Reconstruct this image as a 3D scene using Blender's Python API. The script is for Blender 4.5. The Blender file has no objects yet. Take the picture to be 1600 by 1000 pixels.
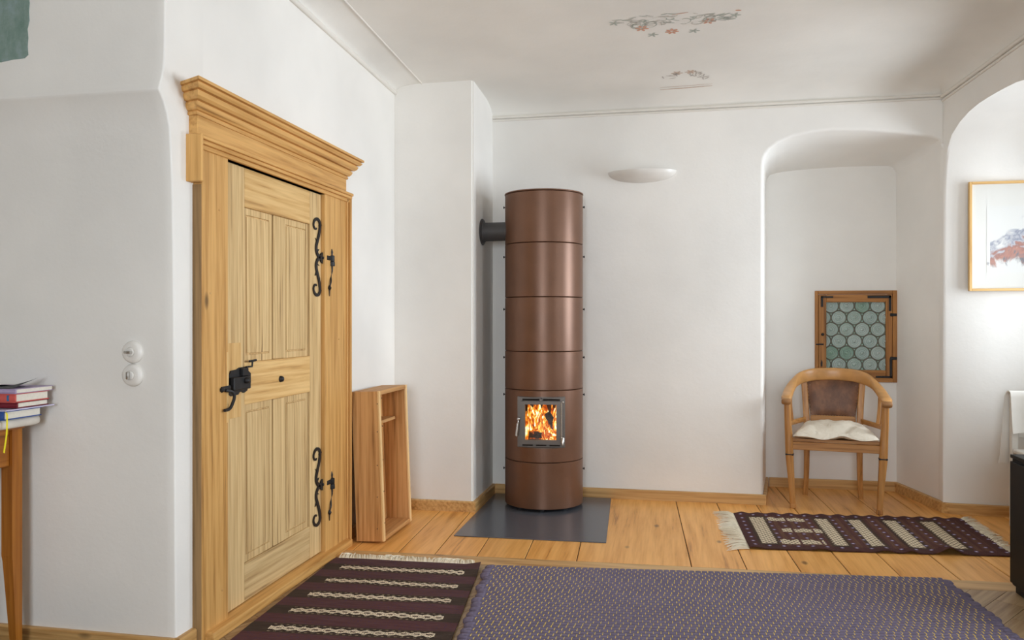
import bpy, bmesh, math, random
from mathutils import Vector, Matrix
random.seed(7)
sc = bpy.context.scene
COL = sc.collection
PI = math.pi

# ------------------------------------------------------------------ camera
cam_d = bpy.data.cameras.new('camera'); cam = bpy.data.objects.new('camera', cam_d); COL.objects.link(cam)
cam.location = (0, 0, 1.2); cam.rotation_euler = (PI/2, 0, math.atan(.2))
cam_d.sensor_width = 36; cam_d.lens = 1250/1600*36; cam_d.clip_start = .05
sc.camera = cam
# ------------------------------------------------------------------ world, exposure
sc.view_settings.view_transform = 'Standard'; sc.view_settings.look = 'None'
sc.view_settings.gamma = 1; sc.view_settings.use_curve_mapping = False
sc.view_settings.exposure = .10
w = bpy.data.worlds.new('sky'); sc.world = w; w.use_nodes = True
bg = w.node_tree.nodes['Background']; bg.inputs[0].default_value = (.82, .91, 1, 1); bg.inputs[1].default_value = 1.6
sc.cycles.use_denoising = True
sc.cycles.max_bounces = 8; sc.cycles.diffuse_bounces = 6; sc.cycles.transparent_max_bounces = 12
sc.cycles.sample_clamp_indirect = 8
sc.cycles.caustics_reflective = False; sc.cycles.caustics_refractive = False

def opening_lamp(name, loc, rot, sx, sy, watts, colour=(.88, .97, 1.05), spread=125):
    l = bpy.data.lights.new(name, 'AREA'); l.shape = 'RECTANGLE'; l.size = sx; l.size_y = sy
    l.energy = watts; l.color = colour; l.spread = math.radians(spread)
    o = bpy.data.objects.new(name, l); COL.objects.link(o); o.location = loc; o.rotation_euler = rot
    return o
W_RIGHT = [(4.75, 38), (2.42, 57), (-.55, 4)]      # right wall windows, middle and near ones added for light: centre v, watts
FRONT_FILL = 64  # watts of the added fill lamp behind the camera

# ------------------------------------------------------------------ room constants (metres; x = u along back wall, y = v depth)
UL = -1.735; VB = 5.42; VP = 4.86; UP = -1.22
def uR(v): return 1.655 + .097*(5.41 - v)
def zceil(v): return 2.70 + .04*(4.86 - v)
def zbeadL(v): return 2.645 + .03*(5.09 - v)

# ------------------------------------------------------------------ material helpers
def lin(c):
    def f(x):
        x /= 255.
        return x/12.92 if x <= .04045 else ((x+.055)/1.055)**2.4
    return (f(c[0]), f(c[1]), f(c[2]), 1)
class S:                                            # a node socket with arithmetic
    def __init__(s, nt, k): s.nt = nt; s.k = k
    def op(s, o, b=None, c=None, clamp=False):
        n = s.nt.nodes.new('ShaderNodeMath'); n.operation = o; n.use_clamp = clamp
        for i, v in enumerate((s, b, c)):
            if v is None: continue
            if isinstance(v, S): s.nt.links.new(v.k, n.inputs[i])
            else: n.inputs[i].default_value = v
        return S(s.nt, n.outputs[0])
    def __add__(s, b): return s.op('ADD', b)
    def __sub__(s, b): return s.op('SUBTRACT', b)
    def __mul__(s, b): return s.op('MULTIPLY', b)
    def __truediv__(s, b): return s.op('DIVIDE', b)
    def gt(s, b): return s.op('GREATER_THAN', b)
    def lt(s, b): return s.op('LESS_THAN', b)
    def fr(s): return s.op('FRACT')
    def ab(s): return s.op('ABSOLUTE')
    def pp(s, b): return s.op('PINGPONG', b)
    def mx(s, b): return s.op('MAXIMUM', b)
    def mn(s, b): return s.op('MINIMUM', b)
def mat_new(name, rough=.6, metal=0, color=(.8, .8, .8, 1), spec=.5):
    m = bpy.data.materials.new(name); m.use_nodes = True
    b = m.node_tree.nodes['Principled BSDF']
    b.inputs['Base Color'].default_value = color; b.inputs['Roughness'].default_value = rough
    b.inputs['Metallic'].default_value = metal; b.inputs['Specular IOR Level'].default_value = spec
    return m, m.node_tree, b
def node(nt, t, **kw):
    n = nt.nodes.new(t)
    for k, v in kw.items(): setattr(n, k, v)
    return n
def ramp(nt, fac, stops):
    n = nt.nodes.new('ShaderNodeValToRGB'); e = n.color_ramp.elements
    while len(e) < len(stops): e.new(.5)
    for i, (p, c) in enumerate(stops): e[i].position = p; e[i].color = c
    nt.links.new(fac, n.inputs[0]); return n.outputs[0]
def mix(nt, fac, a, b, typ='MIX'):
    n = nt.nodes.new('ShaderNodeMix'); n.data_type = 'RGBA'; n.blend_type = typ
    for i, v in ((0, fac), (6, a), (7, b)):
        if isinstance(v, S): v = v.k
        if hasattr(v, 'is_linked'): nt.links.new(v, n.inputs[i])
        else: n.inputs[i].default_value = v
    return n.outputs[2]
def noise(nt, vec, scale, detail=3, rough=.5, dist=0):
    n = nt.nodes.new('ShaderNodeTexNoise'); n.inputs['Scale'].default_value = scale; n.inputs['Detail'].default_value = detail
    n.inputs['Roughness'].default_value = rough; n.inputs['Distortion'].default_value = dist
    if vec is not None: nt.links.new(vec, n.inputs['Vector'])
    return n.outputs[0]
def coords(nt, kind='Object', scale=(1, 1, 1), rnd=True):
    tc = nt.nodes.new('ShaderNodeTexCoord'); v = tc.outputs[kind]
    if rnd:
        oi = nt.nodes.new('ShaderNodeObjectInfo'); ad = nt.nodes.new('ShaderNodeVectorMath'); ad.operation = 'MULTIPLY_ADD'
        cb = nt.nodes.new('ShaderNodeCombineXYZ')
        for i in range(3): nt.links.new(oi.outputs['Random'], cb.inputs[i])
        ad.inputs[1].default_value = (7.3, 9.1, 5.7)
        nt.links.new(cb.outputs[0], ad.inputs[0]); nt.links.new(v, ad.inputs[2]); v = ad.outputs[0]
    mp = nt.nodes.new('ShaderNodeMapping'); mp.inputs['Scale'].default_value = scale
    nt.links.new(v, mp.inputs['Vector']); return mp.outputs[0]
def bump(nt, b, height, strength, dist=.002):
    n = nt.nodes.new('ShaderNodeBump'); n.inputs['Strength'].default_value = strength; n.inputs['Distance'].default_value = dist
    nt.links.new(height, n.inputs['Height']); nt.links.new(n.outputs[0], b.inputs['Normal'])

def plaster(name, c=(236, 231, 224), var=.03):
    m, nt, b = mat_new(name, .92, color=lin(c), spec=.15)
    v = coords(nt, rnd=False)
    n1 = noise(nt, v, 1.3, 4); n2 = noise(nt, v, 9, 5, .6); n3 = noise(nt, v, 60, 4, .6)
    d = lin(tuple(x*(1-var*2) for x in c))
    col = mix(nt, ramp(nt, n1, [(.3, (0, 0, 0, 1)), (.7, (1, 1, 1, 1))]), lin(c), d)
    nt.links.new(col, b.inputs['Base Color'])
    h = S(nt, n2)*.8 + S(nt, n3)*.2
    bump(nt, b, h.k, .35, .006)
    return m
def wood(name, c1, c2, axis='z', dark=None, rough=.5, ring=14., knots=True, fine=1., bmp=.25, var=.25):
    """streaky timber, grain along one local axis"""
    m, nt, b = mat_new(name, rough, spec=.35)
    along = 1.4; sc3 = {'x': (along, ring, ring), 'y': (ring, along, ring), 'z': (ring, ring, along)}[axis]
    v = coords(nt, 'Object', sc3)
    n1 = noise(nt, v, 1., 5, .6, .35)
    sc4 = {'x': (3, 90, 90), 'y': (90, 3, 90), 'z': (90, 90, 3)}[axis]
    n2 = noise(nt, coords(nt, 'Object', sc4), fine, 3, .6)
    wv = nt.nodes.new('ShaderNodeTexWave'); wv.inputs['Scale'].default_value = .55; wv.inputs['Distortion'].default_value = 5
    wv.inputs['Detail'].default_value = 3; wv.inputs['Detail Scale'].default_value = .9; wv.bands_direction = 'DIAGONAL'
    nt.links.new(v, wv.inputs['Vector'])
    f = (S(nt, n1)*.60 + S(nt, n2)*.34 + S(nt, wv.outputs[1])*.06)
    dk = dark or tuple(x*.55 for x in c2)
    col = ramp(nt, f.k, [(.30, lin(dk)), (.42, lin(c2)), (.56, lin(c1)), (.80, lin(tuple(min(255, x*1.08) for x in c1)))])
    if knots:
        vo = nt.nodes.new('ShaderNodeTexVoronoi'); vo.inputs['Scale'].default_value = 3.2
        sk = {'x': (.6, 1.3, 1.3), 'y': (1.3, .6, 1.3), 'z': (1.3, 1.3, .6)}[axis]
        nt.links.new(coords(nt, 'Object', sk), vo.inputs['Vector'])
        k = ramp(nt, vo.outputs[0], [(.03, (1, 1, 1, 1)), (.075, (0, 0, 0, 1))])
        col = mix(nt, (S(nt, k)*.75).k, col, lin(tuple(x*.6 for x in dk)))
    oi = nt.nodes.new('ShaderNodeObjectInfo')
    hs = nt.nodes.new('ShaderNodeHueSaturation'); val = S(nt, oi.outputs['Random'])*var + (1-var*.5)
    nt.links.new(val.k, hs.inputs['Value']); nt.links.new(col, hs.inputs['Color'])
    nt.links.new(hs.outputs[0], b.inputs['Base Color'])
    bump(nt, b, n2, bmp, .0015)
    return m
def plain(name, c, rough=.6, metal=0, spec=.5, var=.06, sc_=25, bmp=0):
    m, nt, b = mat_new(name, rough, metal, lin(c), spec)
    n = noise(nt, coords(nt), sc_, 4)
    col = mix(nt, n, lin(tuple(x*(1-var) for x in c)), lin(tuple(min(255, x*(1+var)) for x in c)))
    nt.links.new(col, b.inputs['Base Color'])
    if bmp: bump(nt, b, n, bmp, .002)
    return m
def fabric(name, c, weave=400, var=.12):
    m, nt, b = mat_new(name, .95, 0, lin(c), .1)
    n = noise(nt, coords(nt), weave, 2); n2 = noise(nt, coords(nt), 12, 4)
    col = mix(nt, n2, lin(tuple(x*(1-var) for x in c)), lin(c)); nt.links.new(col, b.inputs['Base Color'])
    bump(nt, b, n, .3, .001); return m

M = {}
M['plaster'] = plaster('white_plaster', (243, 240, 235))
M['ceil'] = plaster('ceiling_plaster', (243, 240, 234), .03)
M['trimw'] = plaster('stucco', (235, 230, 222), .02)
for ax in 'xyz':
    M['frame_'+ax] = wood('honey_oak_'+ax, (214, 166, 100), (192, 142, 78), ax, (132, 90, 48), .5, 28, var=.10)
    M['leaf_'+ax] = wood('weathered_oak_'+ax, (212, 182, 132), (190, 156, 106), ax, (108, 84, 56), .65, 48, knots=False, var=.16, bmp=.5)
    M['rail_'+ax] = wood('pale_oak_'+ax, (222, 184, 124), (206, 162, 100), ax, (156, 114, 66), .55, 34, knots=True, var=.1)
    M['base_'+ax] = wood('skirting_oak_'+ax, (208, 166, 108), (186, 142, 86), ax, (130, 92, 52), .45, 34, var=.1)
    M['box_'+ax] = wood('reclaimed_pine_'+ax, (204, 154, 98), (180, 128, 74), ax, (120, 80, 44), .6, 34, var=.15)
    M['chair_'+ax] = wood('golden_beech_'+ax, (190, 138, 80), (166, 114, 60), ax, (112, 74, 38), .38, 32, knots=False, var=.05)
    M['table_'+ax] = wood('cherry_'+ax, (172, 108, 40), (150, 88, 28), ax, (100, 58, 22), .35, 30, knots=False, var=.08)
    M['win_'+ax] = wood('larch_'+ax, (176, 122, 66), (148, 98, 48), ax, (96, 60, 28), .5, 34, knots=False, var=.1)
M['box_edge'] = wood('pale_cut_edge', (236, 198, 142), (220, 178, 120), 'z', (150, 108, 62), .6, 12, knots=False)
M['plank'] = wood('floor_pine', (238, 178, 102), (222, 158, 82), 'y', (158, 102, 48), .36, 16, var=.14, bmp=.12)
M['parquet'] = wood('parquet_oak', (176, 148, 112), (152, 122, 88), 'y', (110, 84, 58), .33, 26, knots=False, var=.3, bmp=.1)
M['strip'] = wood('threshold_oak', (206, 168, 116), (182, 142, 94), 'x', (118, 84, 50), .4, 14, var=.1)
M['old_edge'] = wood('grey_brown_edge', (150, 118, 78), (124, 96, 62), 'z', (84, 62, 40), .7, 40, knots=False)
M['iron'] = plain('black_iron', (46, 45, 46), .5, .6, var=.2, bmp=.3)
M['gap'] = plain('dark_gap', (40, 28, 18), .9)
M['white_metal'] = plain('white_enamel', (228, 224, 218), .35, var=.02)
M['chrome'] = plain('chrome', (205, 203, 200), .18, 1, var=.02)
M['steel_plate'] = plain('grey_steel_sheet', (84, 86, 93), .24, .0, spec=.6, var=.04, sc_=8)
M['door_steel'] = plain('stove_door_steel', (96, 88, 82), .38, .7, var=.05)
M['pipe'] = plain('flue_pipe_grey', (74, 72, 72), .55, .3, var=.06)
M['black'] = plain('black_lacquer', (11, 11, 12), .55, spec=.25, var=.1)
M['soot'] = plain('soot_brick', (70, 46, 32), .9, var=.3)

def cop():
    m, nt, b = mat_new('bronzed_steel', .38, .35, lin((118, 76, 52)), .5)
    n = noise(nt, coords(nt, 'Object', (1, 1, 1), False), 260, 3, .7); n2 = noise(nt, coords(nt, 'Object', (1, 1, 1.5)), 5, 4)
    c = mix(nt, (S(nt, n)*.5 + S(nt, n2)*.5).k, lin((86, 58, 43)), lin((132, 94, 71)))
    nt.links.new(c, b.inputs['Base Color'])
    r = S(nt, n2)*.12 + .32; nt.links.new(r.k, b.inputs['Roughness']); return m
M['bronze'] = cop()

# ------------------------------------------------------------------ mesh helpers
WP = {}
def link(name, me, mat, parent, smooth=None):
    o = bpy.data.objects.new(name, me); COL.objects.link(o)
    if mat is not None and not me.materials: me.materials.append(M[mat] if isinstance(mat, str) else mat)
    if parent is not None: o.parent = parent
    return o
def obj(name, bm, mat, parent=None, smooth=None, base=False, at=None):
    """bm holds coordinates in the root's frame; the object's origin goes to the middle of its shape"""
    bmesh.ops.recalc_face_normals(bm, faces=bm.faces[:])
    xs = [v.co for v in bm.verts]
    lo = Vector([min(c[i] for c in xs) for i in range(3)]); hi = Vector([max(c[i] for c in xs) for i in range(3)])
    c = (lo+hi)/2
    if base: c.z = lo.z
    if at: c = Vector(at)
    for v in bm.verts: v.co -= c
    me = bpy.data.meshes.new(name); bm.to_mesh(me); bm.free()
    if smooth is not None:
        for p in me.polygons: p.use_smooth = True
        me.set_sharp_from_angle(angle=math.radians(smooth))
    o = link(name, me, mat, parent)
    o.location = c - (WP[parent.name] if parent is not None else Vector((0, 0, 0)))
    WP[o.name] = c
    return o
def thing(name, loc, label, cat, group=None, kind=None, local=False, rotz=0):
    o = bpy.data.objects.new(name, None); COL.objects.link(o); o.location = loc; o.rotation_euler = (0, 0, rotz)
    o.empty_display_size = .1
    WP[o.name] = Vector((0, 0, 0)) if local else Vector(loc)
    return tag(o, label, cat, group, kind)
def tag(o, label, cat=None, group=None, kind=None):
    if label: o['label'] = label
    if cat: o['category'] = cat
    if group: o['group'] = group
    if kind: o['kind'] = kind
    return o
def bx(x0, x1, y0, y1, z0, z1, bev=0, seg=1, bm=None):
    t = bmesh.new()
    bmesh.ops.create_cube(t, size=1)
    for v in t.verts:
        v.co = Vector((x0+(x1-x0)*(v.co.x+.5), y0+(y1-y0)*(v.co.y+.5), z0+(z1-z0)*(v.co.z+.5)))
    if bev: bmesh.ops.bevel(t, geom=t.edges[:], offset=bev, segments=seg, affect='EDGES', profile=.5)
    if bm is None: return t
    return merge(bm, t)
def merge(bm, t):
    me = bpy.data.meshes.new('tmp'); t.to_mesh(me); t.free(); bm.from_mesh(me); bpy.data.meshes.remove(me); return bm
def poly(bm, pts, ext):
    """closed prism from a list of 3D points, extruded by vector ext"""
    ext = Vector(ext); a = [bm.verts.new(p) for p in pts]; b = [bm.verts.new(Vector(p)+ext) for p in pts]
    bm.faces.new(a); bm.faces.new(b[::-1]); n = len(pts)
    for i in range(n): bm.faces.new((a[i], b[i], b[(i+1) % n], a[(i+1) % n]))
    return bm
def loft(bm, rings, closed=True, cap=False):
    vs = [[bm.verts.new(p) for p in r] for r in rings]; n = len(vs[0])
    for a, b in zip(vs, vs[1:]):
        for i in range(n if closed else n-1):
            j = (i+1) % n
            try: bm.faces.new((a[i], a[j], b[j], b[i]))
            except ValueError: pass
    if cap:
        bm.faces.new(vs[0][::-1]); bm.faces.new(vs[-1])
    return vs
def lathe(bm, prof, c=(0, 0, 0), n=24, axis='z', cap=True):
    rings = []
    for r, h in prof:
        ring = []
        for i in range(n):
            a = 2*PI*i/n; p = (r*math.cos(a), r*math.sin(a), h)
            if axis == 'x': p = (p[2], p[0], p[1])
            if axis == 'y': p = (p[0], p[2], p[1])
            ring.append(Vector(c)+Vector(p))
        rings.append(ring)
    loft(bm, rings, True, cap); return bm
def sweep(bm, pts, sec, n=10, up=(0, 0, 1), power=2.6, cap=True):
    """sec: (half width sideways, half height) per point"""
    P = [Vector(p) for p in pts]; rings = []; up = Vector(up)
    for i, p in enumerate(P):
        t = (P[min(i+1, len(P)-1)]-P[max(i-1, 0)]).normalized()
        a = t.cross(up)
        if a.length < 1e-4: a = Vector((1, 0, 0))
        a.normalize(); b = a.cross(t).normalized()
        w, h = sec[i] if isinstance(sec[0], tuple) else sec if isinstance(sec, tuple) else (sec[i], sec[i])
        ring = []
        for k in range(n):
            th = 2*PI*(k+.5)/n; cs, sn = math.cos(th), math.sin(th)
            e = 2/power
            ring.append(p + a*w*math.copysign(abs(cs)**e, cs) + b*h*math.copysign(abs(sn)**e, sn))
        rings.append(ring)
    loft(bm, rings, True, cap); return bm
def crv(pts, k=6):
    """Catmull-Rom through points"""
    P = [Vector(p) for p in pts]; out = []
    for i in range(len(P)-1):
        a, b, c, d = P[max(i-1, 0)], P[i], P[i+1], P[min(i+2, len(P)-1)]
        for j in range(k):
            t = j/k
            out.append(.5*((2*b)+(c-a)*t+(2*a-5*b+4*c-d)*t*t+(3*b-a-3*c+d)*t**3))
    out.append(P[-1]); return out
def Box(name, b, mat, parent=None, bev=.002, seg=1):
    return obj(name, bx(*b, bev, seg), mat, parent)
def struct(o, label, cat): return tag(o, label, cat, kind='structure')

# =================================================================== SETTING
# ---- ceiling: tilted, coved towards three walls
def cove(d, wd, h):
    if d >= wd: return 0
    d = max(d, 0); return h*(1-math.sqrt(max(0, 1-((wd-d)/wd)**2)))
def ceil_z(u, v):
    zc = zceil(v)
    dl = cove(u-UL, .18, zc-zbeadL(v)) if v > 2.5 else 0
    dr = cove(uR(v)-u, .15, .085)
    db = cove(VB-v, .24, zc-2.605)
    return zc - max(dl, dr, db)
bm = bmesh.new()
ss = [0, .004, .009, .016, .025, .035, .045, .056] + [.07+.86*i/20 for i in range(21)] + [.95, .96, .97, .98, .987, .994, 1]
vv = [2.5, 3, 3.5, 4, 4.4, 4.7, 4.9, 5.05, 5.18, 5.21, 5.24, 5.27, 5.3, 5.33, 5.36, 5.385, 5.405, 5.416, 5.42]
rows = []
for v in vv: rows.append([Vector((UL+s*(uR(v)-UL), v, ceil_z(UL+s*(uR(v)-UL), v))) for s in ss])
loft(bm, rows, False)
loft(bm, [[(-4.7, v, zceil(v)) if i == 0 else (UL+s*(uR(v)-UL), v, ceil_z(UL+s*(uR(v)-UL), v)) for i, s in enumerate([0]+ss)] for v in (-2.7, -1, 1, 2.5)], False)
ceiling = struct(obj('ceiling', bm, 'ceil', smooth=40), 'off-white plaster ceiling with coved edges and faded painted ornaments', 'ceiling')

# ---- walls
CZ = 3.05
def wall(name, boxes, label):
    bm = bmesh.new()
    for b in boxes: bx(*b, 0, 1, bm)
    return struct(obj(name, bm, 'plaster'), label, 'wall')
# wall that carries the door (opening behind the frame)
wl = wall('wall_left', [(-2.2, -1.9, 2.58, 5.5, 0, CZ), (-1.9, UL-.003, 2.58, 2.70, 0, CZ), (-1.9, UL, 3.98, VP+.1, 0, CZ), (-1.9, UL, 2.70, 3.98, 1.93, CZ)],
          'white plaster wall around the old oak door')
# chimney pilaster
bm = bx(-2.0, UP, VP, 5.6, 0, CZ, 0)
e = [x for x in bm.edges if all(abs(q.co.x-UP) < 1e-4 and abs(q.co.y-VP) < 1e-4 for q in x.verts)]
bmesh.ops.bevel(bm, geom=e, offset=.012, segments=3, affect='EDGES')
struct(obj('wall_chimney', bm, 'plaster', smooth=40), 'white chimney pilaster in the corner behind the stove', 'wall')
# near wall in the shade, with the springing ledge of a vault
prof = [(2.563, 0), (2.556, .7), (2.548, 1.427), (2.54, 1.7), (2.527, 1.876), (2.512, 1.925), (2.494, 1.962), (2.474, 1.988), (2.466, 1.996), (2.466, 2.0), (2.472, 2.015), (2.483, 2.045), (2.491, 2.075), (2.497, 2.12), (2.50, 2.317), (2.50, CZ)]
bm = bmesh.new()
r0 = []
for u in (UL-.0, UL-.002, UL-.006, UL-.04, -2.5, -4.7):
    off = {0: .005, 1: .0015}.get(len(r0), 0)
    r0.append([(u, v+off, z) for v, z in prof])
loft(bm, r0, False)
loft(bm, [[(UL, v+.005, z) for v, z in prof], [(UL+.0006, 2.64, z) for v, z in prof], [(UL+.0006, 2.73, z) for v, z in prof]], False)
struct(obj('wall_alcove', bm, 'plaster', smooth=50), 'shaded plaster wall with a vault ledge left of the door', 'wall')
wall('wall_far_left', [(-4.9, -4.68, -2.8, 2.7, 0, CZ)], 'plaster wall at the far left of the room')

# back wall with niche
ARCH = [(.583, 0), (.583, 1.0), (.583, 2.10), (.584, 2.20), (.588, 2.245), (.598, 2.275), (.62, 2.305), (.68, 2.35), (.77, 2.385), (.88, 2.405), (1.004, 2.414), (1.2, 2.405), (1.385, 2.382), (1.52, 2.357), (1.60, 2.342), (1.64, 2.325), (1.655, 2.28), (1.66, 2.2), (1.662, 1.0), (1.664, 0)]
BACK = [(.665, 0), (.665, 1.0), (.665, 2.05), (.666, 2.15), (.668, 2.20), (.672, 2.22), (.69, 2.245), (.73, 2.258), (.80, 2.268), (.9, 2.276), (1.0, 2.282), (1.15, 2.286), (1.3, 2.287), (1.42, 2.286), (1.49, 2.282), (1.52, 2.27), (1.538, 2.24), (1.542, 2.18), (1.543, 1.0), (1.544, 0)]
bm = bmesh.new()
def grow(pts, d):
    out = []
    for i, (x, z) in enumerate(pts):
        a = pts[max(i-1, 0)]; b = pts[min(i+1, len(pts)-1)]
        tx, tz = b[0]-a[0], b[1]-a[1]; l = math.hypot(tx, tz)
        out.append((x - tz/l*d, z + tx/l*d if z > 0 else 0))
    return out
A0 = grow(ARCH, .022); A1 = grow(ARCH, .010); A2 = grow(ARCH, .002)
ring = [[(x, VB, z) for x, z in A0], [(x, VB+.002, z) for x, z in A1], [(x, VB+.012, z) for x, z in A2], [(x, VB+.03, z) for x, z in ARCH]]
for t in (.25, .5, .75, .93, 1.0):
    ring.append([(a[0]+(b[0]-a[0])*t, VB+.03+(6.03-VB-.03)*t, a[1]+(b[1]-a[1])*(t**1.15)) for a, b in zip(ARCH, BACK)])
loft(bm, ring, False)
# wall face above and beside the opening
loft(bm, [[(x, VB, z) for x, z in A0], [(x if i not in (0, 1, 2, 3, 4) else -1.3, VB, CZ if i > 2 else z) for i, (x, z) in enumerate(A0)]], False)
bmesh.ops.remove_doubles(bm, verts=bm.verts[:], dist=1e-5)
wb = struct(obj('wall_back', bm, 'plaster', smooth=45), 'white plaster back wall with an arched niche behind the armchair', 'wall')
# back of the niche with the little window opening
NV = 6.03; WU0, WU1, WZ0, WZ1 = 1.0, 1.553, .762, 1.408
wall('wall_niche', [(.4, WU0, NV, NV+.3, 0, 2.6), (WU1, 1.8, NV, NV+.3, 0, 2.6), (WU0, WU1, NV, NV+.3, 0, WZ0), (WU0, WU1, NV, NV+.3, WZ1, 2.6)], 'plaster wall at the back of the niche around the small window')

# right wall: arched window niches, the middle and near ones added to let in light
HALF = .65
ARC = [(0, 0), (.0, 1.0), (.003, 1.8), (.008, 2.05), (.02, 2.16), (.05, 2.255), (.11, 2.328), (.22, 2.38), (.33, 2.41), (.45, 2.426), (.56, 2.43), (.65, 2.431)]
ARC = [(a, z) for a, z in ARC] + [(1.3-a, z) for a, z in ARC[-2::-1]]
bm = bmesh.new()
zmax = CZ
def vstart(c): return c+HALF+.005
edges_v = []
for c, _ in W_RIGHT:
    v0 = vstart(c)
    P = [(v0-a, z) for a, z in ARC]                       # from far side to near side
    def ringu(f, du, sh=0, zs=1.):
        return [(uR(v)+du, c+(v-c)*f+sh, z*zs if z > 0 else 0) for v, z in P]
    R = []
    G = grow([(-v, z) for v, z in P], .018)
    G = [(-a, z) for a, z in G]
    if c > 4: G = [(min(a, 5.412), z) for a, z in G]
    R.append([(uR(v), v, z) for v, z in G])
    R += [[(uR(v)+.004, c+(v-c)*1.008, z) for v, z in P], [(uR(v)+.018, v, z) for v, z in P]]
    for t in (.3, .65, 1):
        R.append([(uR(v)+.018+.83*t, c+(v-c)*(1-.05*t), z*(1-.035*t) if z > 1 else z) for v, z in P])
    loft(bm, R, False)
    loft(bm, [R[0], [(uR(v), v, zmax if 2 < i < len(G)-3 else z) for i, (v, z) in enumerate(G)]], False) if False else None
    top = [(uR(v), v, z) for v, z in G]
    # face above the arch
    idx = [i for i, (v, z) in enumerate(G) if z > 1.9]
    loft(bm, [[top[i] for i in idx], [(top[i][0], top[i][1], zmax) for i in idx]], False)
    edges_v.append((max(a for a, z in G), min(a for a, z in G), G[idx[0]], G[idx[-1]]))
loft(bm, [[(uR(5.405), 5.405, 2.30), (uR(5.435), 5.435, 2.30)], [(uR(5.405), 5.405, zmax), (uR(5.435), 5.435, zmax)]], False)
# solid wall between the openings
cuts = [5.6] + [x for e_ in edges_v for x in (e_[0], e_[1])] + [-2.8]
for i in range(0, len(cuts), 2):
    a, b = cuts[i], cuts[i+1]
    if a-b < .2: continue
    loft(bm, [[(uR(a), a, 0), (uR(b), b, 0)], [(uR(a), a, zmax), (uR(b), b, zmax)]], False)
bmesh.ops.remove_doubles(bm, verts=bm.verts[:], dist=1e-5)
struct(obj('wall_right', bm, 'plaster', smooth=45), 'white plaster right wall with arched window niches, the nearer two added for light', 'wall')
# plaster filling between jamb of chair niche and window reveal (rounded corner)
bm = bmesh.new()
cr = [(1.66, 5.62), (1.655, 5.5), (1.656, 5.44), (1.660, 5.422), (1.668, 5.411), (1.680, 5.4062), (1.70, 5.4045), (1.73, 5.4042)]
loft(bm, [[(x, y, 0) for x, y in cr], [(x, y, 2.27) for x, y in cr]], False)
struct(obj('wall_corner', bm, 'plaster', smooth=60), 'rounded plaster corner between chair niche and window niche', 'wall')

def casement(name, c, u, label, axis='u'):
    """outer wall slab with rectangular opening and a two-light casement; axis u: faces -u"""
    hv = .5; z0, z1 = .85, 2.2
    t = struct(bpy.data.objects.new(name, None), label, 'window'); COL.objects.link(t); t.location = (u, c, z0); WP[t.name] = Vector(t.location)
    for a, b in ((-hv, -hv+.06), (-.035, .035), (hv-.06, hv)): Box('frame_post', (u+.02, u+.07, c+a, c+b, z0+.06, z1-.06), 'white_metal', t, .004)
    for a, b in ((z0, z0+.06), (z1-.06, z1)): Box('frame_rail', (u+.02, u+.07, c-hv, c+hv, a, b), 'white_metal', t, .004)
    for s in (-1, 1):
        Box('pane', (u+.043, u+.047, c+min(s*.035, s*(hv-.06)), c+max(s*.035, s*(hv-.06)), z0+.06, z1-.06), 'clear_glass', t, 0)
    Box('window_sill', (u-.10, u+.02, c-hv+.005, c+hv-.005, z0-.03, z0), 'white_metal', t, .004)
def clear():
    m = bpy.data.materials.new('clear_glass'); m.use_nodes = True; nt = m.node_tree; nt.nodes.clear()
    o = node(nt, 'ShaderNodeOutputMaterial'); tr = node(nt, 'ShaderNodeBsdfTransparent'); g = node(nt, 'ShaderNodeBsdfGlossy'); g.inputs['Roughness'].default_value = .02
    mx = node(nt, 'ShaderNodeMixShader'); fr = node(nt, 'ShaderNodeFresnel'); fr.inputs[0].default_value = 1.3
    nt.links.new(fr.outputs[0], mx.inputs[0]); nt.links.new(tr.outputs[0], mx.inputs[1]); nt.links.new(g.outputs[0], mx.inputs[2]); nt.links.new(mx.outputs[0], o.inputs[0]); return m
M['clear_glass'] = clear()
for i, (c, p) in enumerate(W_RIGHT):
    u = uR(c)+.86
    wall('wall_outer', [(u-.02, u+.25, c-.9, c+.9, 0, .85), (u-.02, u+.25, c-.9, c+.9, 2.2, 2.9), (u-.02, u+.25, c-.9, c-.5, .85, 2.2), (u-.02, u+.25, c+.5, c+.9, .85, 2.2)],
         ('plaster parapet under the window beside the picture', 'plaster parapet of the added middle window', 'plaster parapet of the added near window')[i])
    casement('window_%d' % (i+2), c, u+.05, ('white casement window in the niche with the picture', 'unseen white casement window added in the middle niche for light', 'unseen white casement window added in the near niche for light')[i])
    opening_lamp('opening_light', (u+.32, c, 1.55), (0, PI/2, 0), 1.4, 1.1, p, spread=104 if i == 0 else 125)
# wall behind the camera; its opening and lamp are added for frontal fill
wall('wall_front', [(-4.8, -.9, -2.9, -2.7, 0, CZ), (.7, 2.8, -2.9, -2.7, 0, CZ), (-.9, .7, -2.9, -2.7, 0, .8), (-.9, .7, -2.9, -2.7, 2.3, CZ)], 'plaster wall opposite the stove with a wide opening added for fill light')
opening_lamp('opening_light', (-.1, -3.0, 1.55), (PI/2, 0, 0), 1.7, 1.5, FRONT_FILL)

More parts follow.
